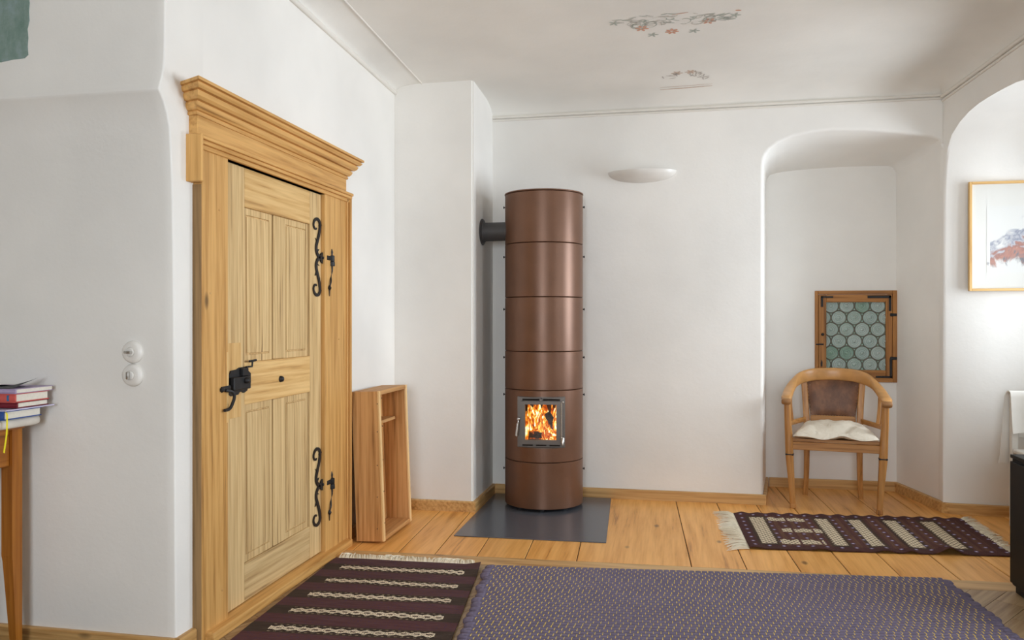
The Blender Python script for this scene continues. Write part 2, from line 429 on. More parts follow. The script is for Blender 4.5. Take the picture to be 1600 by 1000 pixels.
# ---- stucco beads along the cove
bm = bmesh.new(); sweep(bm, [(UL+.006, v, zbeadL(v)-.004) for v in (2.58, 3.5, 4.4, VP+.01)], (.012, .014), 8); tag(obj('trim_1', bm, 'trimw', smooth=50), 'thin stucco bead under the ceiling cove above the door', 'moulding', kind='structure')
bm = bmesh.new(); sweep(bm, [(UL+.18, v, ceil_z(UL+.18, v)) for v in (2.58, 3.5, 4.4, VP+.01)], (.006, .006), 8); tag(obj('trim_2', bm, 'trimw', smooth=50), 'fine stucco line where cove meets ceiling on the door side', 'moulding', kind='structure')
bm = bmesh.new(); sweep(bm, [(UP, VB-.006, 2.602), (0, VB-.006, 2.602), (1.65, VB-.006, 2.602)], (.010, .010), 8); sweep(bm, [(UP, VB-.004, 2.582), (1.65, VB-.004, 2.582)], (.006, .007), 8)
tag(obj('trim_3', bm, 'trimw', smooth=50), 'stucco bead under the ceiling cove of the back wall', 'moulding', kind='structure')
bm = bmesh.new(); sweep(bm, [(uR(v)-.006, v, zceil(v)-.087) for v in (5.41, 4, 2, -2.6)], (.012, .012), 8); sweep(bm, [(uR(v)-.004, v, zceil(v)-.112) for v in (5.41, 4, 2, -2.6)], (.007, .007), 8)
tag(obj('trim_4', bm, 'trimw', smooth=50), 'stucco bead under the ceiling cove above the window arch', 'moulding', kind='structure')

# ---- floor: dark bed, pine planks, threshold strip, parquet boards
SL = .055                                                   # lay of the threshold across the room
def thr(u): return 3.795 + SL*(u+1.7)*.62                   # near edge of strip
def thr2(u): return thr(u) + .125
floor = struct(obj('floor', bx(-4.8, 3.2, -2.9, 6.4, -.06, -.004), 'gap'), 'old timber floor of pine planks and oak parquet', 'floor')
def strip_board(name, u0, u1, v0, v1, mat, parent, th=.02, gap=.0015):
    return bx(u0+gap, u1-gap, v0, v1, -th, 0, .0012)
cuts = [-1.9, -1.66, -1.414, -1.22, -1.0, -.752, -.492, .069, .33, .58, .804, 1.028, 1.285, 1.53, 1.78, 2.02, 2.27, 2.5]
for a, b in zip(cuts, cuts[1:]):
    bm = bmesh.new(); g = .0022; k = .048
    v0, v1 = thr2((a+b)/2)-.25, 6.2
    def U(x, v): return x - k*(v-4.5)
    n = 6
    rings = []
    for i in range(n+1):
        v = v0+(v1-v0)*i/n; w1 = random.uniform(-.0008, .0008)
        rings.append([(U(a, v)+g, v, -.02), (U(a, v)+g, v, -.002), (U(a, v)+g+.002, v, w1), (U(b, v)-g-.002, v, w1), (U(b, v)-g, v, -.002), (U(b, v)-g, v, -.02)])
    loft(bm, rings, True, True)
    n_ = Vector((-SL*.62, 1, 0)).normalized()
    bmesh.ops.bisect_plane(bm, geom=bm.verts[:]+bm.edges[:]+bm.faces[:], plane_co=(0, thr2(0)+.002, 0), plane_no=n_, clear_inner=True)
    obj('plank', bm, 'plank', floor)
bm = bmesh.new(); poly(bm, [(-1.70, thr(-1.70), -.02), (2.2, thr(2.2), -.02), (2.2, thr2(2.2), -.02), (-1.70, thr2(-1.70), -.02)], (0, 0, .0205))
obj('threshold_strip', bm, 'strip', floor)
# parquet: diagonal boards, ends staggered
pa = math.radians(53.5); D = Vector((math.cos(pa), math.sin(pa), 0)); Nn = Vector((-D.y, D.x, 0)); bw, bl = .118, .56
for i in range(-34, 30):
    for j in range(-8, 10):
        o0 = Vector((.2, 3.0, 0)) + Nn*(i*bw) + D*(j*bl + (i % 3)*bl/3)
        c = o0 + D*bl/2 + Nn*bw/2
        if not (-2.0 < c.x < 2.2 and 2.25 < c.y < 4.25): continue
        # boards wholly under rugs are not needed
        if -.3 < c.x < .75 and c.y < 3.35: continue
        bm = bmesh.new(); g = .0012
        q = [o0+D*g+Nn*g, o0+D*(bl-g)+Nn*g, o0+D*(bl-g)+Nn*(bw-g), o0+D*g+Nn*(bw-g)]
        poly(bm, [p+Vector((0, 0, -.015)) for p in q], (0, 0, .015))
        bmesh.ops.bisect_plane(bm, geom=bm.verts[:]+bm.edges[:]+bm.faces[:], plane_co=(0, thr(0)-.002, 0), plane_no=Vector((SL*.62, -1, 0)), clear_inner=True)
        if len(bm.verts) < 4: bm.free(); continue
        # grain runs along the board: turn mesh into board axes
        R_ = Matrix.Rotation(-(pa-PI/2), 4, 'Z'); bm.transform(R_)
        o = obj('parquet_board', bm, 'parquet', floor)
        o.location = Matrix.Rotation(pa-PI/2, 4, 'Z') @ WP[o.name] - WP[floor.name]; o.rotation_euler.z = pa-PI/2
bm = bx(-4.7, 3.0, -2.7, 2.25, -.02, -.001); obj('parquet_field', bm, 'parquet', floor)

# ---- baseboards
def baseboard(name, pts, label, h=.066, th=.02):
    """room lies on the left-hand side of the polyline"""
    P = [Vector((x, y, 0)) for x, y in pts]; off = []
    for i, p in enumerate(P):
        d1 = (P[i]-P[i-1]).normalized() if i else (P[1]-P[0]).normalized(); d2 = (P[i+1]-P[i]).normalized() if i+1 < len(P) else d1
        n1 = Vector((-d1.y, d1.x, 0)); n2 = Vector((-d2.y, d2.x, 0)); m = (n1+n2).normalized(); off.append(m/max(.35, m.dot(n1)))
    rings = [[p-o*.002, p+o*th, p+o*th+Vector((0, 0, h-.006)), p+o*(th-.006)+Vector((0, 0, h)), p-o*.002+Vector((0, 0, h))] for p, o in zip(P, off)]
    bm = bmesh.new(); loft(bm, rings, True, True)
    ax = 'y' if abs(P[-1].y-P[0].y) > abs(P[-1].x-P[0].x) else 'x'
    return tag(obj(name, bm, 'base_'+ax), label, 'baseboard', kind='structure')
baseboard('baseboard_alcove', [(UL, 2.563), (-4.6, 2.563)], 'oak baseboard along the shaded wall under the light switches')
baseboard('baseboard_left', [(UL, VP), (UL, 4.045)], 'short oak baseboard behind the leaning wooden box')
baseboard('baseboard_door', [(UL, 2.66), (UL, 2.56)], 'tiny piece of oak baseboard left of the door frame')
baseboard('baseboard_chimney', [(UP, VB), (UP, VP), (UL+.02, VP)], 'oak baseboard wrapping the chimney pilaster')
baseboard('baseboard_back', [(.665, 6.03), (.585, 5.44), (.581, VB), (UP+.02, VB)], 'oak baseboard along the back wall behind the stove')
baseboard('baseboard_niche', [(2.45, 5.355), (1.69, 5.40), (1.664, 5.42), (1.544, 6.03), (.687, 6.03)], 'oak baseboard around the chair niche and window corner')

# ---- faded paintings on the ceiling
def flat_strokes(name, strokes, c, label=None):
    m = plain('paint_'+name, c, .95, spec=.1, var=.1, sc_=90)
    bm = bmesh.new()
    for pts, wd in strokes:
        L = []; Rr = []
        n = len(pts)
        for i, (u, v) in enumerate(pts):
            a = pts[max(i-1, 0)]; b = pts[min(i+1, n-1)]; tx, ty = b[0]-a[0], b[1]-a[1]; l = math.hypot(tx, ty) or 1
            ww = wd*(math.sin(PI*(i+.35)/(n-.3))**.6 if n > 2 else 1)
            for S_, sg in ((L, 1), (Rr, -1)):
                x, y = u-ty/l*ww*sg, v+tx/l*ww*sg; S_.append((x, y, ceil_z(x, y)-.0012))
        loft(bm, [L, Rr], False)
    o = obj(name, bm, m, ceiling); o['label'] = label; return o
rs = random.Random(3)
green, grey, red, faint, line = [], [], [], [], []
def scroll(cx, cy, r, a0, turns, sg=1, n=16): return [(cx+r*(1-.8*i/n)*math.cos(a0+sg*turns*2*PI*i/n), cy+r*(1-.8*i/n)*math.sin(a0+sg*turns*2*PI*i/n)*.9) for i in range(n+1)]
for k in range(26):
    cx = rs.uniform(-.2, .24); cy = 4.165+rs.uniform(-.06, .05)+.02*cx
    (green if k % 2 else grey).append((scroll(cx, cy, rs.uniform(.025, .055), rs.uniform(0, 6), rs.uniform(.5, 1.1), rs.choice((-1, 1))), rs.uniform(.002, .004)))
for k in range(46):
    t = rs.uniform(-1, 1); cx = .01+t*.30; cy = 4.15+.02*t+rs.uniform(-.075, .07)*(1-.6*t*t); a = rs.uniform(-.6, .6); l = rs.uniform(.012, .03)
    (green if k % 3 else grey).append(([(cx-l*math.cos(a), cy-l*math.sin(a)), (cx, cy+.003), (cx+l*math.cos(a), cy+l*math.sin(a))], rs.uniform(.003, .006)))
for fx, fy, nn in ((-.155, 4.235, 6), (.0, 4.30, 7), (.185, 4.20, 6), (.30, 4.09, 1)):
    for j in range(nn):
        a = 2*PI*j/nn+.2; red.append(([(fx+.008*math.cos(a), fy+.008*math.sin(a)), (fx+.022*math.cos(a), fy+.022*math.sin(a)), (fx+.036*math.cos(a), fy+.036*math.sin(a))], .008))
for fx, fy in ((-.29, 4.145), (-.10, 4.33), (.115, 4.315), (.31, 4.15)):
    for j in range(5):
        a = 2*PI*j/5; green.append(([(fx, fy), (fx+.016*math.cos(a), fy+.016*math.sin(a)), (fx+.03*math.cos(a), fy+.03*math.sin(a))], .006))
red.append(([(.0+.02*i, 4.09-.004*i) for i in range(5)], .003))
flat_strokes('painted_leaves', green, (188, 193, 185), 'faded grey-green painted scrollwork')
flat_strokes('painted_scrolls', grey, (204, 201, 194))
flat_strokes('painted_flowers', red, (214, 166, 144), 'faded orange painted flowers')
for k in range(26):
    t = PI*rs.uniform(0.08, .92); rr = rs.uniform(.6, 1); cx = .085+.17*math.cos(t)*rr; cy = 5.12-.20*math.sin(t)*rr; a = rs.uniform(0, 3)
    faint.append(([(cx-.02*math.cos(a), cy-.02*math.sin(a)), (cx, cy+.004), (cx+.02*math.cos(a), cy+.02*math.sin(a))], .005))
line += [([(-.075, 5.235), (.08, 5.23), (.25, 5.215)], .006), ([(-.075, 5.20), (.08, 5.195), (.25, 5.18)], .003)]
for fx, fy in ((.03, 4.95), (.11, 4.94)):
    for j in range(6):
        a = 2*PI*j/6; line.append(([(fx, fy), (fx+.018*math.cos(a), fy+.018*math.sin(a)), (fx+.035*math.cos(a), fy+.035*math.sin(a))], .007))
flat_strokes('painted_arch', faint, (200, 194, 188)); flat_strokes('painted_line', line, (210, 188, 172))

# ---- exposed green paint on the alcove wall
bm = bmesh.new(); rj = random.Random(5)
ed = [(-2.285+rj.uniform(-.006, .004), 2.6-.44*i/14) for i in range(15)]
bt = [(-2.30-.05*i, 2.148+.004*math.sin(i*2)-.004*i*.3+rj.uniform(-.004, .004)) for i in range(20)]
pts = [(-3.35, 2.6)] + ed + bt + [(-3.35, 2.13)]
def vw(z): return 2.4975 if z < 2.317 else 2.4985
poly(bm, [(u, 2.4965, z) for u, z in pts], (0, .003, 0))
m, nt, b = mat_new('old_green_paint', .9, spec=.1)
n1 = noise(nt, coords(nt, 'Object', (6, 1, 2), False), 3, 5, .6); n2 = noise(nt, coords(nt, rnd=False), 25, 5, .7)
nt.links.new(ramp(nt, (S(nt, n1)*.6+S(nt, n2)*.4).k, [(.35, lin((112, 138, 128))), (.5, lin((134, 154, 146))), (.62, lin((146, 164, 166))), (.75, lin((170, 178, 172)))]), b.inputs['Base Color'])
struct(obj('wall_paint_patch', bm, m), 'patch of old grey-green paint exposed high on the shaded wall', 'paint patch')

# =================================================================== DOOR
UF = -1.698                                                  # face of the frame
fr = thing('trim_5', (UF, 3.35, 0), 'honey oak door frame with a stepped cornice around the old door', 'door frame', kind='structure')
Box('jamb', (-1.80, UF, 2.667, 2.844, 0, 1.86), 'frame_z', fr, .003)
Box('jamb', (-1.80, UF, 3.735, 3.995, 0, 1.86), 'frame_z', fr, .003)
bm = bmesh.new()                                             # moulded outer band on the right jamb
for a, b, u in ((3.995, 4.008, -1.690), (4.008, 4.026, -1.702), (4.026, 4.042, -1.684)): bx(-1.74, u, a, b, 0, 1.85, .002, 1, bm)
bx(-1.80, -1.708, 3.99, 4.038, 0, 1.86, 0, 1, bm)
obj('jamb_moulding', bm, 'frame_z', fr)
Box('jamb_edge', (-1.745, UF-.002, 2.662, 2.6665, 0, 1.70), 'old_edge', fr, .0005)
Box('jamb_patch', (-1.72, UF+.0015, 2.832, 2.8455, .80, 1.075), 'rail_z', fr, .0005)
Box('lintel', (-1.80, UF, 2.640, 4.0, 1.828, 1.985), 'frame_y', fr, .003)
bm = bmesh.new()
for a, b, u in ((1.828, 1.846, -1.690), (1.846, 1.862, -1.682), (1.862, 1.876, -1.674)): bx(-1.75, u, 2.628, 4.042, a, b, .0025, 1, bm)
obj('lintel_moulding', bm, 'frame_y', fr)
bm = bmesh.new()
for a, b, u in ((2.622, 2.636, -1.672), (2.636, 2.650, -1.682), (2.65, 2.662, -1.690)): bx(-1.75, u, a, b, 1.705, 1.878, .0025, 1, bm)
obj('moulding_return', bm, 'frame_z', fr)
prof = [(0, 1.948), (.007, 1.948), (.009, 1.958), (.005, 1.960), (.005, 1.963), (.014, 1.965), (.022, 1.974), (.027, 1.988), (.020, 1.990), (.020, 1.994), (.034, 1.996), (.044, 2.004), (.050, 2.018), (.042, 2.020), (.042, 2.024), (.056, 2.026), (.064, 2.034), (.066, 2.040), (.060, 2.042), (.060, 2.045), (.073, 2.047), (.073, 2.058), (.0, 2.060)]
bm = bmesh.new(); ra, rb, rc, rd = [], [], [], []
for p, z in prof:
    u = -1.70+p
    ra.append((-1.75, 2.64-.6*p+.0, z)); rb.append((u, 2.636-1.4*p, z)); rc.append((u, 4.0+p, z)); rd.append((-1.75, 4.0+p, z))
loft(bm, [ra, rb, rc, rd], True, True)
obj('cornice', bm, 'frame_y', fr)
Box('sill', (-1.80, -1.662, 2.69, 4.0, 0, .040), 'frame_y', fr, .006, 2)
for v, z in ((2.80, .16), (3.88, .15), (2.72, 1.3), (2.78, 1.62), (3.9, 1.1)):
    bm = bmesh.new(); lathe(bm, [(.004, 0), (.004, .002), (.001, .003)], (UF, v, z), 8, 'x'); obj('peg', bm, 'base_z', fr)

d = thing('door_1', (-1.73, 3.29, .042), 'weathered oak door with four panels, black iron lock and scroll hinges', 'door', kind='structure')
U0, U1 = -1.756, -1.718
Box('stile', (U0, U1, 2.852, 3.002, .044, 1.825), 'leaf_z', d, .003)
Box('stile', (U0, U1, 3.609, 3.729, .044, 1.825), 'leaf_z', d, .003)
Box('rail', (U0, U1-.002, 3.004, 3.607, 1.664, 1.825), 'rail_y', d, .002)
Box('rail', (U0, U1-.001, 3.004, 3.607, .852, 1.026), 'rail_y', d, .002)
Box('rail', (U0, U1-.002, 3.004, 3.607, .044, .200), 'leaf_y', d, .002)
for z0, z1 in ((1.026, 1.664), (.200, .852)):
    Box('muntin', (U0, U1-.003, 3.255, 3.352, z0+.001, z1-.001), 'leaf_z', d, .004)
    for a, b in ((3.003, 3.255), (3.352, 3.608)):
        p = Box('panel', (U0, U1-.016, a+.001, b-.008, z0+.001, z1-.001), 'leaf_z', d, 0)
        f = .028; bm = bmesh.new()
        def rr(o_, u): return [(u, a+.001+o_, z0+o_*1.2+.001), (u, b-.008-o_, z0+o_*1.2+.001), (u, b-.008-o_, z1-o_*1.2-.001), (u, a+.001+o_, z1-o_*1.2-.001)]
        loft(bm, [rr(0, U1-.0165), rr(0, U1-.010), rr(f-.005, U1-.010), rr(f-.003, U1-.0158), rr(f, U1-.0158), rr(f+.002, U1-.009), rr(f+.03, U1-.0075)], True, True)
        obj('raised_field', bm, 'leaf_z', p)
Box('repair_patch', (U1-.01, U1+.0012, 2.8505, 2.972, .808, 1.108), 'rail_z', d, .0006)
bm = bmesh.new(); lathe(bm, [(.014, 0), (.014, .006), (.011, .014), (.004, .018)], (U1-.001, 3.307, .936), 14, 'x'); obj('door_stud', bm, 'iron', d, 40)

def scroll_hinge(zc, nm):
    h = None
    k, kz = .00117, .000503
    def P(x, y): return (U1+.002, 3.735+(x-235)*k, zc-(y-515)*kz)
    half = [(178, 232), (172, 244), (158, 236), (150, 205), (158, 165), (178, 143), (200, 152), (211, 185), (209, 240), (200, 300), (186, 360), (176, 410), (178, 460), (196, 500), (225, 515)]
    wd = [5, 8, 9, 10, 12, 13, 14, 15, 16, 17, 17, 18, 16, 15, 14]
    bm = bmesh.new()
    for mir in (0, 1):
        pts = crv([(x, y if not mir else 1030-y, 0) for x, y in half], 4); n = len(pts)
        fr_, bk = [], []
        for i, p in enumerate(pts):
            t = (pts[min(i+1, n-1)]-pts[max(i-1, 0)]); 
            t = Vector((t.x*k, t.y*kz, 0)).normalized(); w = wd[min(i//4, len(wd)-1)]*.5*.00115
            nx, ny = -t.y*w/k, t.x*w/kz
            a = P(p.x+nx, p.y+ny); b = P(p.x-nx, p.y-ny)
            fr_.append((a, b))
        rings = [[(a[0]+.005, a[1], a[2]), (b[0]+.005, b[1], b[2]), b, a] for a, b in fr_]
        loft(bm, rings, True, True)
        # leaf spikes
        for (x, y), (dx, dy) in (((205, 215), (22, -28)), ((184, 375), (-20, -45)), ((182, 455), (22, -22))):
            if mir: y = 1030-y; dy = -dy
            a, b, c = P(x-5, y-14), P(x+5, y+14), P(x+dx, y+dy)
            poly(bm, [a, b, c], (.004, 0, 0))
    h = obj(nm, bm, 'iron', d)
    bm = bmesh.new(); c = P(235, 515); ring = [(c[0], c[1]+.030*math.cos(t*PI/8), c[2]+.028*math.sin(t*PI/8)) for t in range(16)]
    poly(bm, ring, (.006, 0, 0)); lathe(bm, [(.007, .006), (.007, .010), (.002, .012)], c, 10, 'x'); obj('hinge_plate', bm, 'iron', h, 40)
    bm = bmesh.new()
    c2 = P(300, 515); cx = U1+.020
    lathe(bm, [(.014, -.002), (.015, 0), (.015, .026), (.012, .028)], (cx, c2[1], c2[2]-.010), 14); lathe(bm, [(.016, 0), (.017, .004), (.016, .022), (.013, .024)], (cx, c2[1], c2[2]-.036), 14)
    lathe(bm, [(.006, 0), (.006, .010), (.008, .016), (.002, .034)], (cx, c2[1], c2[2]+.018), 10)
    bx(U1, cx+.004, 3.735+.02, c2[1], c2[2]-.008, c2[2]+.014, .002, 1, bm)
    obj('hinge_knuckle', bm, 'iron', h, 40)
    bm = bmesh.new(); tp = [(cx, c2[1], c2[2]-.036), (cx, c2[1]+.002, c2[2]-.06), (cx-.004, c2[1]-.004, c2[2]-.085), (UF+.008, c2[1]-.026, c2[2]-.115), (UF+.006, c2[1]-.036, c2[2]-.145), (UF+.004, c2[1]-.034, c2[2]-.19)]
    pts = crv(tp, 4); n = len(pts); sweep(bm, pts, [(.006-.0045*(i/n)**2, .006-.0045*(i/n)**2) for i in range(n)], 8)
    lathe(bm, [(.004, -.012), (.010, 0), (.004, .012)], (UF+.006, c2[1]-.037, c2[2]-.148), 8); obj('hinge_tail', bm, 'iron', h, 40)
scroll_hinge(1.51, 'strap_hinge'); scroll_hinge(.378, 'strap_hinge')

bm = bmesh.new()                                             # lock plate
k = 1/7.14*.0052; kz = 1/7.14*.00262
def L(x, y, u=0): return (U1+.0015+u, 2.949+(x-345)*k, .952-(y-555)*kz)
out = [(185, 465), (250, 465), (258, 428), (320, 420), (350, 402), (415, 402), (435, 440), (468, 478), (470, 585), (445, 620), (430, 670), (395, 690), (372, 668), (352, 672), (335, 698), (265, 704), (248, 684), (190, 690)]
poly(bm, [L(x, y) for x, y in out], (.005, 0, 0)); lk = obj('lock_plate', bm, 'iron', d)
c0, c1 = L(240, 640), L(415, 500); bm = bx(U1+.006, U1+.030, c0[1], c1[1], c0[2], c1[2], .004, 2)
obj('lock_case', bm, 'iron', lk)
a, b = L(352, 500), L(410, 410); bm = bx(U1+.006, U1+.022, a[1], b[1], a[2], b[2], .003); obj('bolt_housing', bm, 'iron', lk)
bm = bmesh.new(); lathe(bm, [(.012, .030), (.013, .036), (.009, .045), (.003, .048)], L(358, 545, -.002), 14, 'x'); obj('lock_knob', bm, 'iron', lk, 40)
bm = bmesh.new(); p0, p1, p2, p3 = L(400, 402), L(465, 402), L(470, 340), L(510, 336); p4 = L(435, 342)
sweep(bm, [Vector(p)+Vector((.012, 0, 0)) for p in (p0, p1, p2)], (.004, .004), 6, (1, 0, 0)); sweep(bm, [Vector(p)+Vector((.012, 0, 0)) for p in (p4, p2, p3)], (.005, .004), 6, (1, 0, 0)); obj('bolt_lever', bm, 'iron', lk, 40)
bm = bmesh.new(); q = [L(215, 600, .018), L(130, 605, .018), L(140, 622, .022)]; sweep(bm, q, (.010, .007), 8, (1, 0, 0)); bx(UF-.002, UF+.012, L(118, 0)[1], L(150, 0)[1], L(0, 630)[2], L(0, 590)[2], .003, 1, bm); obj('latch_bar', bm, 'iron', lk, 40)
bm = bmesh.new(); pts = crv([L(160, 620, .024), L(200, 640, .034), L(212, 690, .040), L(205, 760, .036), L(188, 820, .030), L(140, 828, .030)], 5); sweep(bm, pts, (.006, .006), 8, (1, 0, 0)); obj('latch_handle', bm, 'iron', lk, 40)

# =================================================================== STOVE
SC = Vector((-.817, 5.142, 0)); R = .2525; SA = math.radians(4.5)
st = thing('wood_stove', SC, 'tall bronze cylindrical wood stove with a glazed fire door', 'stove', local=True, rotz=SA)
zs = [.016, .307, .756, .997, 1.338, 1.678, 2.0]
NS = 72
def cyl_ring(z0, z1, hole=None):
    bm = bmesh.new(); c = .0025; g = .0018
    prof = [(R-.012, z0+g), (R-c, z0+g), (R, z0+g+c), (R, z1-g-c), (R-c, z1-g), (R-.012, z1-g)]
    if hole is None:
        lathe(bm, prof, (0, 0, 0), NS, 'z', False)
        # lid and floor discs close the ring
        for z in (z0+g, z1-g):
            f = bm.faces.new([bm.verts.new(((R-.012)*math.cos(2*PI*i/NS), (R-.012)*math.sin(2*PI*i/NS), z)) for i in range(NS)])
    else:
        hw, h0, h1 = hole; a = math.asin(hw/R)
        def arc(a0, a1, za, zb, n):
            rr_ = []
            for i in range(n+1):
                t = a0+(a1-a0)*i/n; s_, c_ = math.sin(t), -math.cos(t); rr_.append((s_, c_))
            loft(bm, [[(s_*R, c_*R, za) for s_, c_ in rr_], [(s_*R, c_*R, zb) for s_, c_ in rr_]], False)
        lathe(bm, [(R-.012, z0+g), (R-c, z0+g), (R, z0+g+c)], (0, 0, 0), NS, 'z', False)
        lathe(bm, [(R, z1-g-c), (R-c, z1-g), (R-.012, z1-g)], (0, 0, 0), NS, 'z', False)
        arc(0, 2*PI, z0+g+c, h0, NS); arc(0, 2*PI, h1, z1-g-c, NS); arc(a, 2*PI-a, h0, h1, 56)
        for z in (h0, h1):                                   # ledges inside the opening
            bm.faces.new([bm.verts.new((math.sin(-a+2*a*i/12)*R, -math.cos(-a+2*a*i/12)*R, z)) for i in range(13)] + [bm.verts.new((hw, -.17, z)), bm.verts.new((-hw, -.17, z))])
    return bm
HW, H0, H1 = .148, .402, .714
for i, (a, b) in enumerate(zip(zs, zs[1:])):
    obj('door_ring' if i == 1 else 'body_ring', cyl_ring(a, b, (HW, H0, H1) if i == 1 else None), 'bronze', st, 35)
bm = bmesh.new(); lathe(bm, [(R-.006, 0), (R-.006, 1.99)], (0, 0, .008), 48); 
# inner drum, cut open at the fire door
bmesh.ops.delete(bm, geom=bm.faces[:], context='FACES_ONLY'); bm.free()
bm = bmesh.new(); lathe(bm, [(R-.002, 0), (R+.003, .002), (R+.003, .008), (R-.004, .010), (R-.03, .008)], (0, 0, 2.0), NS); obj('top_rim', bm, 'bronze', st, 35)
vdir = math.atan2(-SC.y, -SC.x) - SA                         # towards the camera, stove frame
for z0, z1 in zip(zs, zs[1:]):
    for s in (-1, 1):
        a = vdir + s*PI/2*.985
        bm = bmesh.new(); lathe(bm, [(.004, -.004), (.004, .005), (.008, .006), (.008, .010), (.005, .012)], (0, 0, 0), 10, 'x')
        bm.transform(Matrix.Translation((R*math.cos(a), R*math.sin(a), z1-.075 if z1-z0 > .27 and z1 != .756 else z1-.045)) @ Matrix.Rotation(a, 4, 'Z')); obj('screw', bm, 'iron', st, 40)
for a in (PI*.25, PI*.75, PI*1.25, PI*1.75, PI*1.5):
    bm = bmesh.new(); lathe(bm, [(.018, 0), (.018, .016), (.012, .02)], (.2*math.cos(a), .2*math.sin(a), .0), 14); obj('foot', bm, 'iron', st, 40)
# surround, door, glass
def frame_mesh(x0, x1, z0, z1, hx0, hx1, hz0, hz1, y0, y1, bev=.0015):
    bm = bmesh.new()
    def rg(a, b, c, e, y): return [(a, y, c), (b, y, c), (b, y, e), (a, y, e)]
    loft(bm, [rg(hx0, hx1, hz0, hz1, y1), rg(hx0, hx1, hz0, hz1, y0), rg(x0, x1, z0, z1, y0), rg(x0, x1, z0, z1, y1), rg(hx0, hx1, hz0, hz1, y1)], True)
    bmesh.ops.remove_doubles(bm, verts=bm.verts[:], dist=1e-6); return bm
sur = obj('door_surround', frame_mesh(-HW-.001, HW+.001, H0-.001, H1+.001, -.112, .112, .435, .682, -.212, -.200), 'door_steel', st)
for a, b, c, e in ((-HW, HW, H1-.0005, H1+.004), (-HW, HW, H0-.004, H0+.0005)):
    bm = bmesh.new(); n = 14; lo, hi = [], []
    al = math.asin(HW/R)
    for i in range(n+1):
        t = -al+2*al*i/n; lo.append((math.sin(t)*(R+.001), -math.cos(t)*(R+.001), c)); hi.append((math.sin(t)*(R+.001), -math.cos(t)*(R+.001), e))
    li = [(x*.97, y*.97, z) for x, y, z in lo]; hi2 = [(x*.97, y*.97, z) for x, y, z in hi]
    loft(bm, [lo, hi, hi2, li, lo], False)
    obj('surround_edge', bm, 'door_steel', sur)
Box('vent_slot', (-.118, -.052, -.2135, -.2115, .407, .4165), 'gap', sur, 0); Box('vent_slot', (-.032, .032, -.2135, -.2115, .407, .4165), 'gap', sur, 0); Box('vent_slot', (.052, .118, -.2135, -.2115, .407, .4165), 'gap', sur, 0)
Box('top_slot', (-.118, -.012, -.2135, -.2115, .690, .702), 'gap', sur, 0); Box('top_slot', (.012, .118, -.2135, -.2115, .690, .702), 'gap', sur, 0)
dr = obj('fire_door', frame_mesh(-.126, .122, .420, .688, -.099, .096, .447, .668, -.236, -.214), 'door_steel', st)
Box('glass_pane', (-.104, .101, -.226, -.222, .441, .674), 'clear_glass', dr, 0)
Box('catch', (-.006, .006, -.242, -.214, .686, .706), 'door_steel', dr, .002)
bm = bmesh.new(); lathe(bm, [(.0055, 0), (.0055, .25)], (.128, -.232, .432), 12); obj('hinge_rod', bm, 'chrome', dr, 40)
bm = bmesh.new(); lathe(bm, [(.006, 0), (.009, .003), (.009, .048), (.006, .052)], (.136, -.236, .415), 14); obj('hinge_pin', bm, 'chrome', dr, 40)
bm = bmesh.new(); lathe(bm, [(.006, 0), (.009, .004), (.006, .012)], (.136, -.236, .678), 14); obj('hinge_pin', bm, 'chrome', dr, 40)
hd = bmesh.new(); lathe(hd, [(.003, -.011), (.009, -.007), (.011, 0), (.009, .007), (.003, .011)], (-.138, -.245, .578), 14); sweep(hd, [(-.138, -.212, .578), (-.138, -.245, .578)], (.006, .006), 8)
h_ = obj('door_handle', hd, 'chrome', dr, 50)
bm = bmesh.new(); pts = [(-.139, -.247, .570), (-.141, -.249, .556), (-.142, -.250, .553), (-.150, -.254, .475), (-.150, -.254, .473)]; sweep(bm, pts, [(.004, .004), (.004, .004), (.008, .008), (.009, .009), (.006, .006)], 12); obj('handle_grip', bm, 'chrome', h_, 40)
# firebox walls
bm = bmesh.new()
for b in ((-.15, -.125, -.2, .1, .41, .71), (.125, .15, -.2, .1, .41, .71), (-.125, .125, .08, .1, .41, .71), (-.125, .125, -.2, .08, .41, .432), (-.125, .125, -.2, .08, .688, .71)): bx(*b, 0, 1, bm)
obj('firebox', bm, 'soot', st)
# flue pipe to the chimney
IW = Matrix.Rotation(-SA, 4, 'Z') @ Matrix.Translation(-SC)
bm = bmesh.new(); lathe(bm, [(.061, UP+.002), (.061, -1.03)], (0, 5.10, 1.77), 32, 'x'); bm.transform(IW); fp = obj('flue_pipe', bm, 'pipe', st, 40); fp['label'] = 'grey flue pipe leading into the chimney'
bm = bmesh.new(); lathe(bm, [(.060, UP+.0015), (.086, UP+.0015), (.087, UP+.005), (.082, UP+.010), (.064, UP+.013), (.062, UP+.020), (.060, UP+.020)], (0, 5.10, 1.77), 32, 'x'); bm.transform(IW); obj('wall_rosette', bm, 'pipe', fp, 40)
# floor plate
bm = bmesh.new(); poly(bm, [(-1.187, 4.288, .0006), (-.347, 4.314, .0006), (-.400, 5.392, .0006), (-1.196, 5.395, .0006)], (0, 0, .005))
bmesh.ops.bevel(bm, geom=[e for e in bm.edges], offset=.0012, segments=1, affect='EDGES')
pl = tag(obj('floor_plate', bm, 'steel_plate'), 'dark grey sheet steel floor plate under the stove', 'floor plate')
st.location.z = .0062

